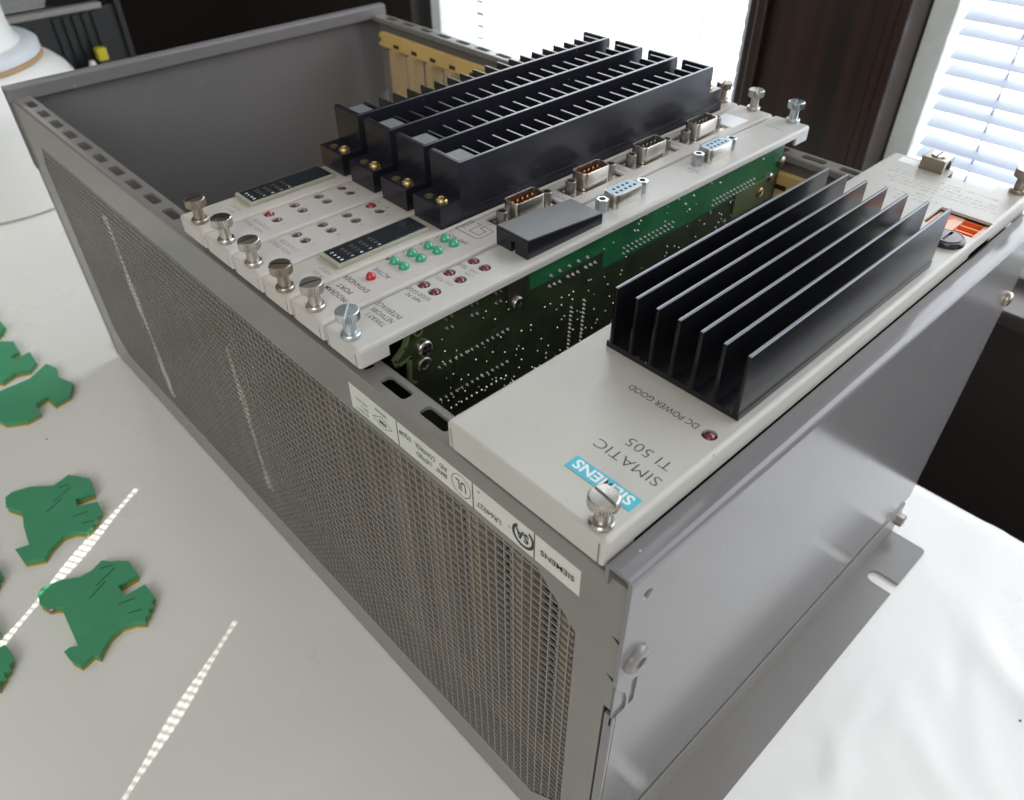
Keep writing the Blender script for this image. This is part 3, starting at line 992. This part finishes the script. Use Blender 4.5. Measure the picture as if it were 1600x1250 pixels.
# ------------------------------------------------------------------ network interface module
def network_module():
    t = thing('network_interface_module', 'beige network module with red lights and exposed circuit board beside the empty slots', 'module', (130, 121, 11))
    leds = [(37.75, 128.9), (37.7, 122.7), (49.4, 128.9), (49.2, 122.6), (60.9, 128.9), (60.8, 122.6)]
    tray(t, 112.2, 132.0, holes=[(x, y, 2.35) for x, y in leds], tone=2)
    for x, y in leds:
        instance('led', LED_RED, t, (x, y, 205.0))
    thumbscrew(t, 2.0, 120.9, ZF, 'zinc', 47)
    thumbscrew(t, 264.5, 121.2, ZF, 'zinc', 20)
    T = lambda s, a, b_, xm, cap, M=INK, **k: top_text(s, a, b_, xm + cap / 2, cap, t, M, Z=ZF - 0.02, **k)
    T('TIWAY I', 118.0, 127.7, 12.9, 2.3); T('NETWORK', 117.8, 129.6, 16.0, 2.3); T('INTERFACE', 117.8, 131.0, 19.3, 2.3)
    T('NIM', 121.2, 125.0, 30.2, 1.9); T('GOOD', 119.7, 125.4, 32.9, 1.9); T('PC', 126.2, 129.0, 30.0, 1.9); T('GOOD', 126.0, 131.4, 32.6, 1.9)
    T('XMT', 121.3, 125.4, 44.6, 1.8, GREYINK); T('REC', 126.4, 130.8, 44.0, 1.8, GREYINK)
    T('COM', 121.1, 124.9, 53.6, 1.7, GREYINK); T('LINE', 121.1, 125.5, 56.1, 1.7, GREYINK); T('TEST', 126.5, 131.2, 55.9, 1.9, INK)
    # wedge shaped switch cover
    cp = [(75.6, ZF + .02), (75.6, 213.2), (75.9, 213.5), (116.2, 210.2), (116.4, 209.9), (116.4, ZF + .02)]
    cut = B().box(70, 79, 122.3, 124.4, 200, 210.6)
    cov = B().prism(cp, 'Y', 115.6, 132.6).build('switch_cover', BLACKP, t, bevel=0.35, cut=cut)
    v = [(75.9, 115.7, 213.52), (116.2, 115.7, 210.22), (116.2, 132.5, 210.22), (75.9, 132.5, 213.52)]
    u = [(x, y, z + 0.55) for x, y, z in v]
    B().add(v + u, [(0, 3, 2, 1), (4, 5, 6, 7), (0, 1, 5, 4), (1, 2, 6, 5), (2, 3, 7, 6), (3, 0, 4, 7)]).build('cover_lid', COVERTOP, cov, bevel=0.2)
    dsub_female(t, 137.0, 123.2)
    dsub_female(t, 201.4, 123.4)
    random.seed(3)
    fp = B()
    for xb, ya, yb in ((183.0, 118.2, 123.5), (180.6, 119.6, 122.6), (251.5, 118, 128)):
        y = ya
        while y < yb:
            fp.box(xb - 1.3, xb, y, y + 0.3, ZF - 0.02, ZF + 0.03); y += random.uniform(0.5, 1.1)
    tag(fp.build('fine_print', GREYINK, t), kind='stuff')
    # circuit board
    YB = 115.0
    poly = [(19.3, 15), (250, 15), (250, 203.8), (22, 203.8), (20.0, 200.6), (17.6, 196.0), (13.4, 192.8), (13.9, 190.4), (19.4, 191.2), (19.3, 181), (19.3, 170)]
    bd = B().prism(poly, 'Y', YB, YB + 1.6).build('circuit_board', PCBDARK, t)
    # olive edge of the extractor tab
    ed = B()
    tab = [(22.4, 203.4), (20.0, 200.6), (17.6, 196.0), (13.4, 192.8), (13.9, 190.4), (19.4, 191.2), (18.6, 181.0), (20.6, 179.6)]
    for i in range(len(tab) - 1):
        a = Vector(tab[i]); c = Vector(tab[i + 1]); u_ = (c - a).normalized(); n_ = Vector((-u_.y, u_.x)) * 0.55
        ed.prism([tuple(a - n_ - u_ * .4), tuple(c - n_ + u_ * .4), tuple(c + n_ + u_ * .4), tuple(a + n_ - u_ * .4)], 'Y', YB - 0.35, YB + 1.4)
    ed.build('board_edge_trim', PCBEDGE, bd)
    gp = B().box(76, 118, YB - 0.12, YB - 0.005, 193.2, 203.6)
    gp.prism([(118, 185.2), (250, 185.2), (250, 203.6), (118, 203.6)], 'Y', YB - 0.12, YB - 0.005)
    gp.build('ground_plane', PCBGREEN, bd)
    B().box(212, 246, YB - 0.9, YB - 0.13, 174, 187).build('connector_tab', PCBEDGE, bd, bevel=0.3)
    def eyelet(x, z, r1, r2, M, y=YB):
        B().lathe([(r1, 0), (r1, -0.5), (r1 * .85, -0.9), (r2 * 1.15, -0.9), (r2, -0.2)], (x, y, z), 26, 'Y').build('eyelet', M, bd, angle=40)
        B().lathe([(r2, -0.2), (r2, -0.24)], (x, y, z), 20, 'Y').build('eyelet_hole', DARKHOLE, bd)
    eyelet(24.9, 185.5, 3.0, 1.4, STEELD)
    eyelet(23.6, 200.3, 2.0, 1.2, PCBEDGE)
    eyelet(234.1, 180.6, 2.6, 1.4, BRASS, YB - 0.8)
    B().lathe([(3.1, 0), (3.1, -1.3), (2.7, -1.9), (1.6, -2.3), (0.4, -2.4)], (25.2, YB, 192.9), 28, 'Y').build('board_screw', NICKEL, bd, angle=40)
    cr_ = B().box(23.6, 26.8, YB - 2.46, YB - 2.2, 192.6, 193.2); cr_.box(24.9, 25.5, YB - 2.47, YB - 2.2, 191.3, 194.5)
    cr_.build('screw_recess', DARKHOLE, bd)
    B().lathe([(2.4, 0), (2.4, -1.2), (1.5, -1.9)], (241.0, YB - .1, 186.2), 20, 'Y').build('board_screw', NICKEL, bd, angle=40)
    B().lathe([(2.6, 0), (2.6, -1.2), (1.6, -1.9)], (249.0, YB - .1, 192.2), 20, 'Y').build('board_screw', STEELD, bd, angle=40)
    # bracket hanging from the faceplate
    bk = [(63.9, 205.0), (71.3, 205.0), (71.2, 193.5)]
    for k in range(9):
        tt = math.radians(0 - 180 * k / 8); bk.append((67.9 + 3.4 * math.cos(tt), 192.3 + 3.4 * math.sin(tt)))
    bk.append((63.9, 195))
    B().prism(bk, 'Y', 113.2, 114.2).build('board_bracket', STEELD, t, bevel=0.15)
    bd2 = bd
    B().lathe([(2.6, 0), (2.6, -0.7), (2.3, -1.1), (1.3, -1.1), (1.2, -0.3)], (68.1, 113.2, 192.2), 24, 'Y').build('rivet', NICKEL, t, angle=40)
    B().lathe([(1.2, -0.3), (1.2, -0.33)], (68.1, 113.2, 192.2), 16, 'Y').build('rivet_hole', DARKHOLE, t)
    # copper traces under the solder mask
    random.seed(31)
    tr = B()
    for i in range(170):
        x = random.uniform(30, 236); z = random.uniform(135, 184)
        for q in range(random.choice((2, 3, 4))):
            ln_ = random.uniform(4, 16); d_ = random.choice(((1, 0), (0, 1), (0.707, 0.707), (0.707, -0.707), (0, -1)))
            x2 = min(240, max(28, x + d_[0] * ln_)); z2 = min(184.6, max(130, z + d_[1] * ln_))
            if abs(x2 - x) + abs(z2 - z) > 1:
                a = Vector((x, z)); c = Vector((x2, z2)); u_ = (c - a).normalized(); n_ = Vector((-u_.y, u_.x)) * 0.16
                yy = YB - 0.02 - 0.0002 * i
                tr.add([(a.x - n_.x, yy, a.y - n_.y), (c.x - n_.x, yy, c.y - n_.y), (c.x + n_.x, yy, c.y + n_.y), (a.x + n_.x, yy, a.y + n_.y)], [(0, 1, 2, 3)])
            x, z = x2, z2
    tag(tr.build('copper_traces', mat('masked_copper_trace', (0.050, 0.068, 0.028), 0.4), bd), kind='stuff')
    # solder joints
    sj = B()
    def joint(x, z, r=0.55, h=1.3, yb=YB):
        sj.lathe([(r, 0), (r * .75, -h * .4), (r * .42, -h * .7), (r * .30, -h)], (x, yb, z), 8, 'Y')
    def row(x0, z0, x1, z1, n, **k):
        for i in range(n): joint(x0 + (x1 - x0) * i / (n - 1), z0 + (z1 - z0) * i / (n - 1), **k)
    row(31.1, 180.8, 64.5, 181.0, 14); row(30.5, 165.8, 63.9, 165.8, 14); row(35.2, 158.9, 63.4, 158.9, 12, r=.45, h=.6)
    for x, z in [(35.5, 199.5), (38.3, 199.5), (35.7, 195.6), (38.1, 195.2), (47.4, 199.8), (50.0, 199.5), (47.3, 195.5), (49.8, 195.1), (59.0, 199.5), (61.3, 199.6), (58.9, 195.4), (61.2, 195.3)]: joint(x, z)
    for x, z in [(86.5, 190.6), (89.2, 190.5), (92.1, 190.3), (96.8, 190.6), (99.6, 190.4), (102.5, 190.3), (107.1, 190.6), (109.9, 190.6), (112.7, 190.5), (87.2, 195.2), (92.0, 195.4), (97.4, 195.3), (102.5, 195.3), (107.8, 194.9)]: joint(x, z, r=.7, h=1.5, yb=YB - .1)
    row(99.9, 174.6, 99.1, 154.4, 11); row(107.8, 174.5, 106.8, 154.3, 11)
    for z in (187.6, 190.1):
        row(130.5, z, 163.5, z, 13, yb=YB - .1, r=.5); row(193.6, z, 226.5, z, 13, yb=YB - .1, r=.5)
    random.seed(21)
    for i in range(230):
        x = random.uniform(66, 240); z = random.uniform(140, 185)
        joint(x, z, r=random.uniform(.22, .42), h=.4)
    for i in range(40):
        joint(random.uniform(30, 66), random.uniform(150, 195), r=random.uniform(.2, .38), h=.35)
    for i in range(22):
        joint(random.uniform(116, 240), random.uniform(191, 203), r=random.uniform(.3, .55), h=.9, yb=YB - .1)
    tag(sj.build('solder_joints', SOLDER, bd, angle=60), kind='stuff')
network_module()

# ------------------------------------------------------------------ port expander module
def expander_module():
    t = thing('port_expander_module', 'beige expander module with eight green lights and four serial connectors in line', 'module', (130, 144, 11))
    cs = [101.7, 141.0, 180.2, 219.6]
    YD = 144.2
    tray(t, 133.2, 153.2, rects=[(c - 16.4, c + 16.2, YD - 5.4, YD + 5.6) for c in cs])
    B().box(80, 240, 136, 151.5, 199.8, 200.8).build('connector_floor', PCBDARK, t)
    for c in cs:
        B().box(c - 14.4, c + 14.4, YD - 4.6, YD + 4.0, 200.8, ZF - 0.9).build('connector_flange', SHELL, t, bevel=0.2)
    for c, i_ in zip(cs, ('rust', 'rust', 'navy', 'navy')):
        dsub_male(t, c, YD, i_)
    B().box(14, 246, 136.5, 138.1, 14, 201).build('circuit_board', PCBDARK, t)
    for x, y in [(39.4, 148.0), (39.6, 142.8), (47.4, 148.2), (47.5, 143.0), (55.3, 148.1), (55.5, 143.0), (63.2, 148.1), (63.3, 143.0)]:
        instance('led', LED_GREEN, t, (x, y, ZF))
    instance('led', LED_BRIGHT, t, (26.9, 145.3, ZF))
    thumbscrew(t, 2.6, 142.6, ZF, 'nickel', -10)
    thumbscrew(t, 264.5, 144.0, ZF, 'nickel', 35)
    T = lambda s, a, b_, xm, cap, M=INK, **k: top_text(s, a, b_, xm + cap / 2, cap, t, M, Z=ZF - 0.02, **k)
    T('PROGRAM', 138.8, 151.6, 12.1, 2.3, bold=.005); T('PORT', 141.7, 149.9, 16.1, 2.3, bold=.005); T('EXPANDER', 138.6, 153.0, 20.8, 2.3, bold=.005)
    T('ACTIVE', 140.6, 149.8, 31.5, 2.1)
    for s, x in (('1', 39.0), ('2', 46.9), ('3', 54.8), ('4', 62.6)):
        T(s, 151.3, 152.4, x, 1.9)
    T('XMT', 140.0, 145.2, 67.4, 2.0); T('RCV', 146.3, 151.0, 67.1, 2.0)
    for c in (121.4, 160.6, 199.9):
        T('PORT', 140.4, 147.0, c - 0.6, 1.9, GREYINK)
    A = [(81.2, 146.1), (81.1, 140.6), (80.0, 139.9), (73.6, 139.9), (72.5, 140.7), (72.3, 153.2), (72.8, 153.7), (74.9, 153.7), (74.8, 150.0)]
    Bp = [(80.7, 153.9), (81.0, 151.6), (76.3, 151.4), (75.8, 153.5), (80.7, 153.9)]
    Cp = [(81.2, 149.8), (81.1, 147.7), (74.8, 147.5), (74.9, 142.1), (78.8, 142.2), (79.0, 145.6), (81.0, 146.0)]
    lg = B()
    for q in (A, Bp, Cp):
        r = ribbon([(min(x, 83), min(y, 152.9)) for x, y in q], 0.32, ZF + 0.03)
        n = len(lg.v); lg.v += r.v; lg.f += [[i + n for i in f] for f in r.f]; lg.mi += r.mi
    lg.build('maker_logo', INK, t)
    B().box(236.5, 250, 137, 150.5, ZF - 0.01, ZF + 0.06).build('pale_label', WHITEINK, t)
expander_module()

# ------------------------------------------------------------------ modules with terminal blocks
DIVM = B().box(-0.55, 0.55, 0.0, 10.6, 0, 13.8).mesh('divider', BLACKP, 0.15, 1)
TERM = B().lathe([(2.3, 0), (2.3, 1.2), (1.9, 1.6), (0.3, 1.7)], (0, 0, 0), 14).mesh('terminal_screw', NICKEL, angle=40)
FOOTS = B().lathe([(2.5, 0), (2.5, 0.5), (2.2, 1.1), (1.2, 1.5), (0.9, 1.1)], (0, 0, 0), 20).mesh('foot_screw', BRASS, angle=40)
FOOTH = B().lathe([(1.9, 0), (1.9, 0.12), (1.2, 0.14), (1.1, 0.05)], (0, 0, 0), 18).mesh('foot_bushing', BRASS, angle=40)
PADM = B().box(-3.6, 3.6, -5.0, 5.0, 0, 0.3).mesh('end_pad', COVERTOP)
def terminal_block(parent, y0, wd=18.4):
    top = 229.8
    b = B()
    y1 = y0 + wd
    cb = B()
    b.box(77.8, 251.5, y0 - 0.6, y1, ZF + .02, 210.2)                    # base
    b.box(77.8, 240.4, y0, y1 - 0.3, 210.2, 216.2)
    b.box(78.2, 240.0, y0, y0 + 1.5, 216.0, top)                         # long wall
    b.box(77.8, 80.2, y0 + 0.05, y1 - 0.4, 216.0, top - 0.02)            # near end wall
    b.box(238.2, 240.4, y0 + 0.05, y1 - 0.6, 216.0, top - 0.02)          # far end wall
    b.box(80.1, 87.6, y0 + 0.6, y0 + 10.6, 216.0, top - 0.6)             # near end pocket
    b.box(240.3, 251.0, y0 + 0.3, y1 - 0.8, 209.8, 217.0)                # far foot
    blk = b.build('terminal_block', BLACKP, parent, bevel=0.3, seg=2)
    ft = B().box(66.9, 77.9, y0 - 0.8, y0 + wd - 2.0, ZF + .02, 215.6).build('mounting_foot', BLACKP, blk, bevel=0.4)
    instance('foot_screw', FOOTS, blk, (71.2, y0 + 3.4, 215.6))
    instance('foot_bushing', FOOTH, blk, (70.4, y0 + 10.2, 215.6))
    instance('foot_screw', FOOTS, blk, (246.0, y0 + 5.4, 217.0))
    instance('end_pad', PADM, blk, (84.0, y0 + 5.8, top - 0.62))
    x = 89.6
    k = 0
    while x < 237.5:
        d = instance('divider', DIVM, blk, (x, y0 + 1.2, 216.0))
        if x < 230: instance('terminal_screw', TERM, blk, (x + 4.0, y0 + 6.0, 216.1))
        x += 7.95; k += 1
    return blk

def display(parent, y0, y1, x0=21.6, x1=63.5):
    a = B().box(x0, x1, y0, y1, ZF + 0.02, ZF + 1.6).build('display_rim', ACRYL, parent, bevel=0.4, seg=3)
    s = B().box(x0 + 1.5, x1 - 0.6, y0 + 0.8, y1 - 0.6, ZF + 1.3, ZF + 1.75).build('display_window', SMOKE, parent, bevel=0.2)
    zt = ZF + 1.74
    for k, c in enumerate('8642'):
        top_text(c, y0 + 1.9 + k * 2.2, y0 + 2.9 + k * 2.2, x0 + 4.0, 1.3, s, WHITEINK, Z=zt, bold=.02)
    for k, c in enumerate('ABCD'):
        top_text(c, y0 + 1.7, y0 + 2.7, x0 + 8.4 + k * 4.0, 1.2, s, WHITEINK, Z=zt, bold=.01)
    seg = B().box(-0.85, 0.85, -0.5, 0.5, 0, 0.03).mesh('segment_window', mat('dim_display_segment', (0.075, 0.06, 0.055), 0.4))
    for i in range(4):
        for j in range(3):
            instance('segment_window', seg, s, (x0 + 7.8 + i * 4.0, y0 + 4.5 + j * 2.1, ZF + 1.76))

def counter_module(y0, y1, lx, label, bright):
    t = thing('counter_module', label, 'module', (130, (y0 + y1) / 2, 11), 'high speed counter modules')
    pts = []
    for k in range(4):
        x = lx + 11.65 * k
        pts += [(x, y0 + 17.6), (x, y0 + 11.4)]
    tray(t, y0, y1, holes=[(x, y, 2.25) for x, y in pts])
    for i, (x, y) in enumerate(pts):
        if i in bright:
            instance('led', LED_MID, t, (x, y, 205.0))
        else:
            instance('led', LED_DIM, t, (x, y, 204.7))
    B().box(14, 246, y0 + 4, y0 + 5.6, 14, 201).build('circuit_board', PCBDARK, t)
    T = lambda s, a, b_, xm, cap, M=INK, **k: top_text(s, a, b_, xm + cap / 2, cap, t, M, Z=ZF - 0.02, **k)
    T('HIGH SPEED', y0 + 6.0, min(y0 + 20.0, y1 - .8), lx - 9.7, 2.0, GREYINK); T('COUNTER', y0 + 6.0, y0 + 18.2, lx - 6.6, 2.0, GREYINK)
    for k, c in enumerate('ABCD'):
        T(c, y0 + 5.9, y0 + 7.1, lx + 11.65 * k, 1.5, GREYINK)
    T('OK', y0 + 17.0, y0 + 19.0, lx + 39.2, 1.5, GREYINK); T('IN', y0 + 11.0, y0 + 12.8, lx + 39.0, 1.5, GREYINK)
    return t

# 24 V input
m24 = thing('input_module', 'beige input module with smoked display window next to the green lights', 'module', (130, 163, 11), 'modules with black terminal blocks')
tray(m24, 154.0, 172.8, tone=3)
B().box(14, 246, 158, 159.6, 14, 201).build('circuit_board', PCBDARK, m24)
display(m24, 158.0, 170.6)
top_text('24 VDC', 157.0, 164.4, 15.4, 1.8, m24, GREYINK, Z=ZF - 0.02)
top_text('INPUT', 157.3, 164.2, 18.6, 1.8, m24, GREYINK, Z=ZF - 0.02)
thumbscrew(m24, 1.2, 160.0, ZF, 'brown', -38)
thumbscrew(m24, 262.5, 162.0, ZF, 'brown', 20)
terminal_block(m24, 155.6)

c1 = counter_module(173.6, 194.8, 24.4, 'beige counter module next to the input module, only its last light bright red', (6,))
thumbscrew(c1, 1.6, 182.6, ZF, 'nickel', -4)
terminal_block(c1, 177.2)
c2 = counter_module(195.8, 216.8, 25.2, 'beige counter module between the other counter and the relay module, first light bright red', (0,))
thumbscrew(c2, 2.4, 205.0, ZF, 'nickel', -20)
terminal_block(c2, 199.8)

rel = thing('relay_module', 'beige relay output module with smoked display, furthest left in the rack', 'module', (130, 228, 11), 'modules with black terminal blocks')
tray(rel, 217.8, 238.4, tone=3)
B().box(14, 246, 222, 223.6, 14, 201).build('circuit_board', PCBDARK, rel)
display(rel, 224.2, 237.2, 22.8, 63.4)
top_text('RELAY', 224.2, 229.8, 16.2, 1.8, rel, GREYINK, Z=ZF - 0.02)
top_text('OUTPUT', 224.2, 231.6, 19.1, 1.8, rel, GREYINK, Z=ZF - 0.02)
thumbscrew(rel, 2.4, 226.8, ZF, 'brown', 0)
terminal_block(rel, 222.4)

# ------------------------------------------------------------------ green terminal clips on the table
CLIPS = {
 'A': [(-116.6, 293.1), (-114.0, 295.1), (-104.5, 293.3), (-96.1, 288.0), (-89.6, 288.2), (-82.7, 291.4), (-79.5, 286.7), (-75.6, 283.9), (-72.4, 280.8), (-72.3, 267.7), (-83.2, 267.9), (-83.3, 259.0), (-72.3, 258.9), (-71.9, 246.8), (-74.4, 245.6), (-74.6, 242.6), (-77.6, 242.2), (-78.0, 239.4), (-80.6, 239.0), (-81.9, 235.7), (-85.8, 239.4), (-91.9, 241.6), (-98.8, 239.7), (-104.2, 235.5), (-107.1, 231.9), (-109.1, 235.6), (-115.9, 233.6), (-118.1, 239.6), (-119.0, 247.2), (-115.9, 247.7), (-112.6, 245.8), (-110.7, 275.3), (-116.7, 279.9), (-118.3, 285.0)],
 'B': [(-107.5, 378.8), (-103.2, 380.7), (-93.8, 377.7), (-82.8, 368.9), (-72.4, 371.9), (-64.4, 360.1), (-66.7, 345.3), (-76.8, 348.2), (-78.3, 341.5), (-68.2, 336.8), (-69.5, 326.8), (-72.6, 325.6), (-73.4, 322.4), (-76.8, 321.8), (-77.4, 319.0), (-81.3, 316.9), (-86.7, 322.9), (-92.9, 324.3), (-100.9, 320.1), (-106.2, 315.0), (-115.3, 319.9), (-116.0, 332.9), (-109.1, 330.7), (-107.0, 346.6), (-103.9, 359.2), (-109.6, 370.4)],
 'C': [(-93.6, 482.3), (-82.2, 489.0), (-58.4, 489.2), (-43.8, 499.2), (-40.1, 488.4), (-43.0, 476.9), (-37.7, 462.6), (-44.0, 450.6), (-55.0, 447.9), (-56.0, 459.7), (-64.7, 457.1), (-65.6, 445.2), (-74.8, 443.6), (-86.7, 450.7), (-89.9, 462.0), (-98.5, 457.9)],
 'D': [(-71.5, 555.5), (-59.8, 552.3), (-52.4, 545.3), (-53.4, 528.1), (-60.1, 526.9), (-58.8, 520.7), (-47.7, 522.8), (-48.5, 506.0), (-54.9, 500.0), (-64.0, 503.8), (-73.8, 499.2), (-83.3, 512.8)],
}
CL = {
 'A': 'green terminal clip nearest the camera, lying whole on the white sheet',
 'B': 'green terminal clip crossed by the bright streak of light',
 'C': 'green terminal clip near the far left foot of the rack, lower of the pair',
 'D': 'green terminal clip cut by the left picture edge, upper of the pair',
 'E': 'tip of a green terminal clip highest at the left picture edge',
 'F': 'sliver of green clip at the left picture edge beside the light streak',
 'G': 'corner of green clip lowest at the left picture edge',
}
def inset(poly, d):
    c = Vector((sum(p[0] for p in poly) / len(poly), sum(p[1] for p in poly) / len(poly)))
    out = []
    for p in poly:
        v = Vector(p) - c
        out.append(tuple(c + v * (1 - d / v.length)))
    return out
def teeth(poly, i, n, d):
    a = Vector(poly[i]); c = Vector(poly[i + 1]); u = c - a; nn = Vector((-u.y, u.x)).normalized() * d
    add = []
    for q in range(n):
        add += [tuple(a + u * ((q + 0.45) / n)), tuple(a + u * ((q + 0.5) / n) + nn)] if q else [tuple(a + u * (0.5 / n) + nn)]
    return poly[:i + 1] + add + poly[i + 1:]
CLIPS['A'] = teeth(CLIPS['A'], 7, 4, -0.7)
CLIPS['A'] = teeth(CLIPS['A'], 5, 4, -0.7)
CLIPS['B'] = teeth(CLIPS['B'], 4, 4, -0.6)
for k, dx, dy in (('E', 21, 323), ('F', -55, 72), ('G', -67, 13)):       # mostly outside the picture: the same clip, shifted
    CLIPS[k] = [(x + dx, y + dy) for x, y in CLIPS['A']]
for k, poly in CLIPS.items():
    cx = sum(p[0] for p in poly) / len(poly); cy = sum(p[1] for p in poly) / len(poly)
    t = thing('terminal_clip', CL[k], 'clip', (cx, cy, 0.05), 'green terminal clips scattered on the table')
    B().prism(poly, 'Z', 1.5, 4.3).build('clip_body', CLIPG, t, bevel=0.12)
    B().prism([(x - 0.5, y - 0.9) for x, y in inset(poly, 0.6)], 'Z', 0.05, 1.5).build('clip_backing', CLIPY, t)
    if k in 'AB':
        d = {'A': (-114.2, 279.4), 'B': (-105.5, 367.5)}[k]
        B().lathe([(2.3, 0.0), (2.3, 3.4), (1.9, 3.8)], (d[0], d[1], 0.1), 14).build('clip_screw', STEELD, t)
        o_ = {'A': (0, 0), 'B': (4.5, 79)}[k]
        g = B()
        for (x0, y0, x1, y1) in ((-98, 270, -87, 275.5), (-92, 276, -80, 281), (-88, 256, -80, 254), (-86, 247, -80, 244.5), (-86, 286, -80, 284)):
            a = Vector((x0 + o_[0], y0 + o_[1])); c = Vector((x1 + o_[0], y1 + o_[1]))
            u = (c - a).normalized(); n = Vector((-u.y, u.x)) * 0.35
            g.prism([tuple(a - n), tuple(c - n), tuple(c + n), tuple(a + n)], 'Z', 4.28, 4.33)
        g.build('moulded_groove', mat('dark_green_groove', (0.012, 0.075, 0.036), 0.6), t)

# ------------------------------------------------------------------ background things on the table
def canister():
    t = thing('white_canister', 'big white drum with a round lid and thick post at the left edge', 'canister', (29.6, 863, 0.2))
    c = (29.6, 863, 0)
    B().lathe([(104, 0.2), (108, 3), (108, 84), (106.5, 95), (102, 104), (94, 112), (86, 118), (60, 120)], c, 72).build('drum', WHITEPL, t, angle=45)
    B().lathe([(83, 119), (85, 119.5), (85, 123)], c, 64).build('brown_rim', TAN, t)
    B().lathe([(82, 122.5), (84, 123.5), (84, 131), (81, 133.5), (60, 134)], c, 64).build('lid', mat('pale_blue_white_lid', (0.62, 0.66, 0.70), 0.4), t, angle=45)
    B().lathe([(70, 133.5), (66, 138), (64, 150), (63, 320), (63, 420)], c, 64).build('post', WHITEPL, t, angle=45)
canister()

def black_case():
    t = thing('vented_case', 'black vented plastic case with a grey rail behind the rack', 'case', (110, 1070, 0.2))
    B().box(-60, 246, 1006, 1140, 0.2, 112).build('case_body', CASEB, t, bevel=3)
    B().box(-60, 228, 1000, 1012, 111, 117).build('grey_rail', CASER, t, bevel=1)
    for k in range(5):
        x = 170 + k * 11
        B().box(x, x + 5.5, 1002.5, 1006.2, 52, 108).build('vent_rib', CASEB, t, bevel=0.6)
    for k in range(4):
        x = 118 + k * 9
        B().box(x, x + 4, 1002.5, 1006.2, 75, 100).build('vent_rib', CASEB, t, bevel=0.6)
    B().box(243, 250, 1000, 1140, 0.2, 150).build('side_wall', CASEB, t, bevel=1.5)
    p = B().prism([(60, 1020), (170, 1016), (186, 1060), (160, 1130), (40, 1120)], 'Z', 118, 119)
    tag(p.build('paper_sheet', PAPER), 'grey printed paper lying on the black vented case', 'paper')
    B().box(60, 180, 1018, 1128, 111.5, 118).build('case_lid', CASEB, t, bevel=1)
    k = thing('yellow_connector', 'small yellow connector in front of the black vented case', 'connector', (200, 985, 0.2))
    B().box(200, 210, 979, 989, 0.2, 60).build('connector_stem', CASEB, k, bevel=1)
    B().box(199, 211, 978, 990, 60, 74).build('connector_cap', YELLOWB, k, bevel=2)
    B().lathe([(5, 0.2), (5, 56), (3, 62)], (191, 982, 0), 16).build('white_plug', WHITEPL, k)
    B().lathe([(4, 0.2), (4, 52), (2, 56)], (182, 982, 0), 16).build('blue_plug', BLUEB, k)
black_case()
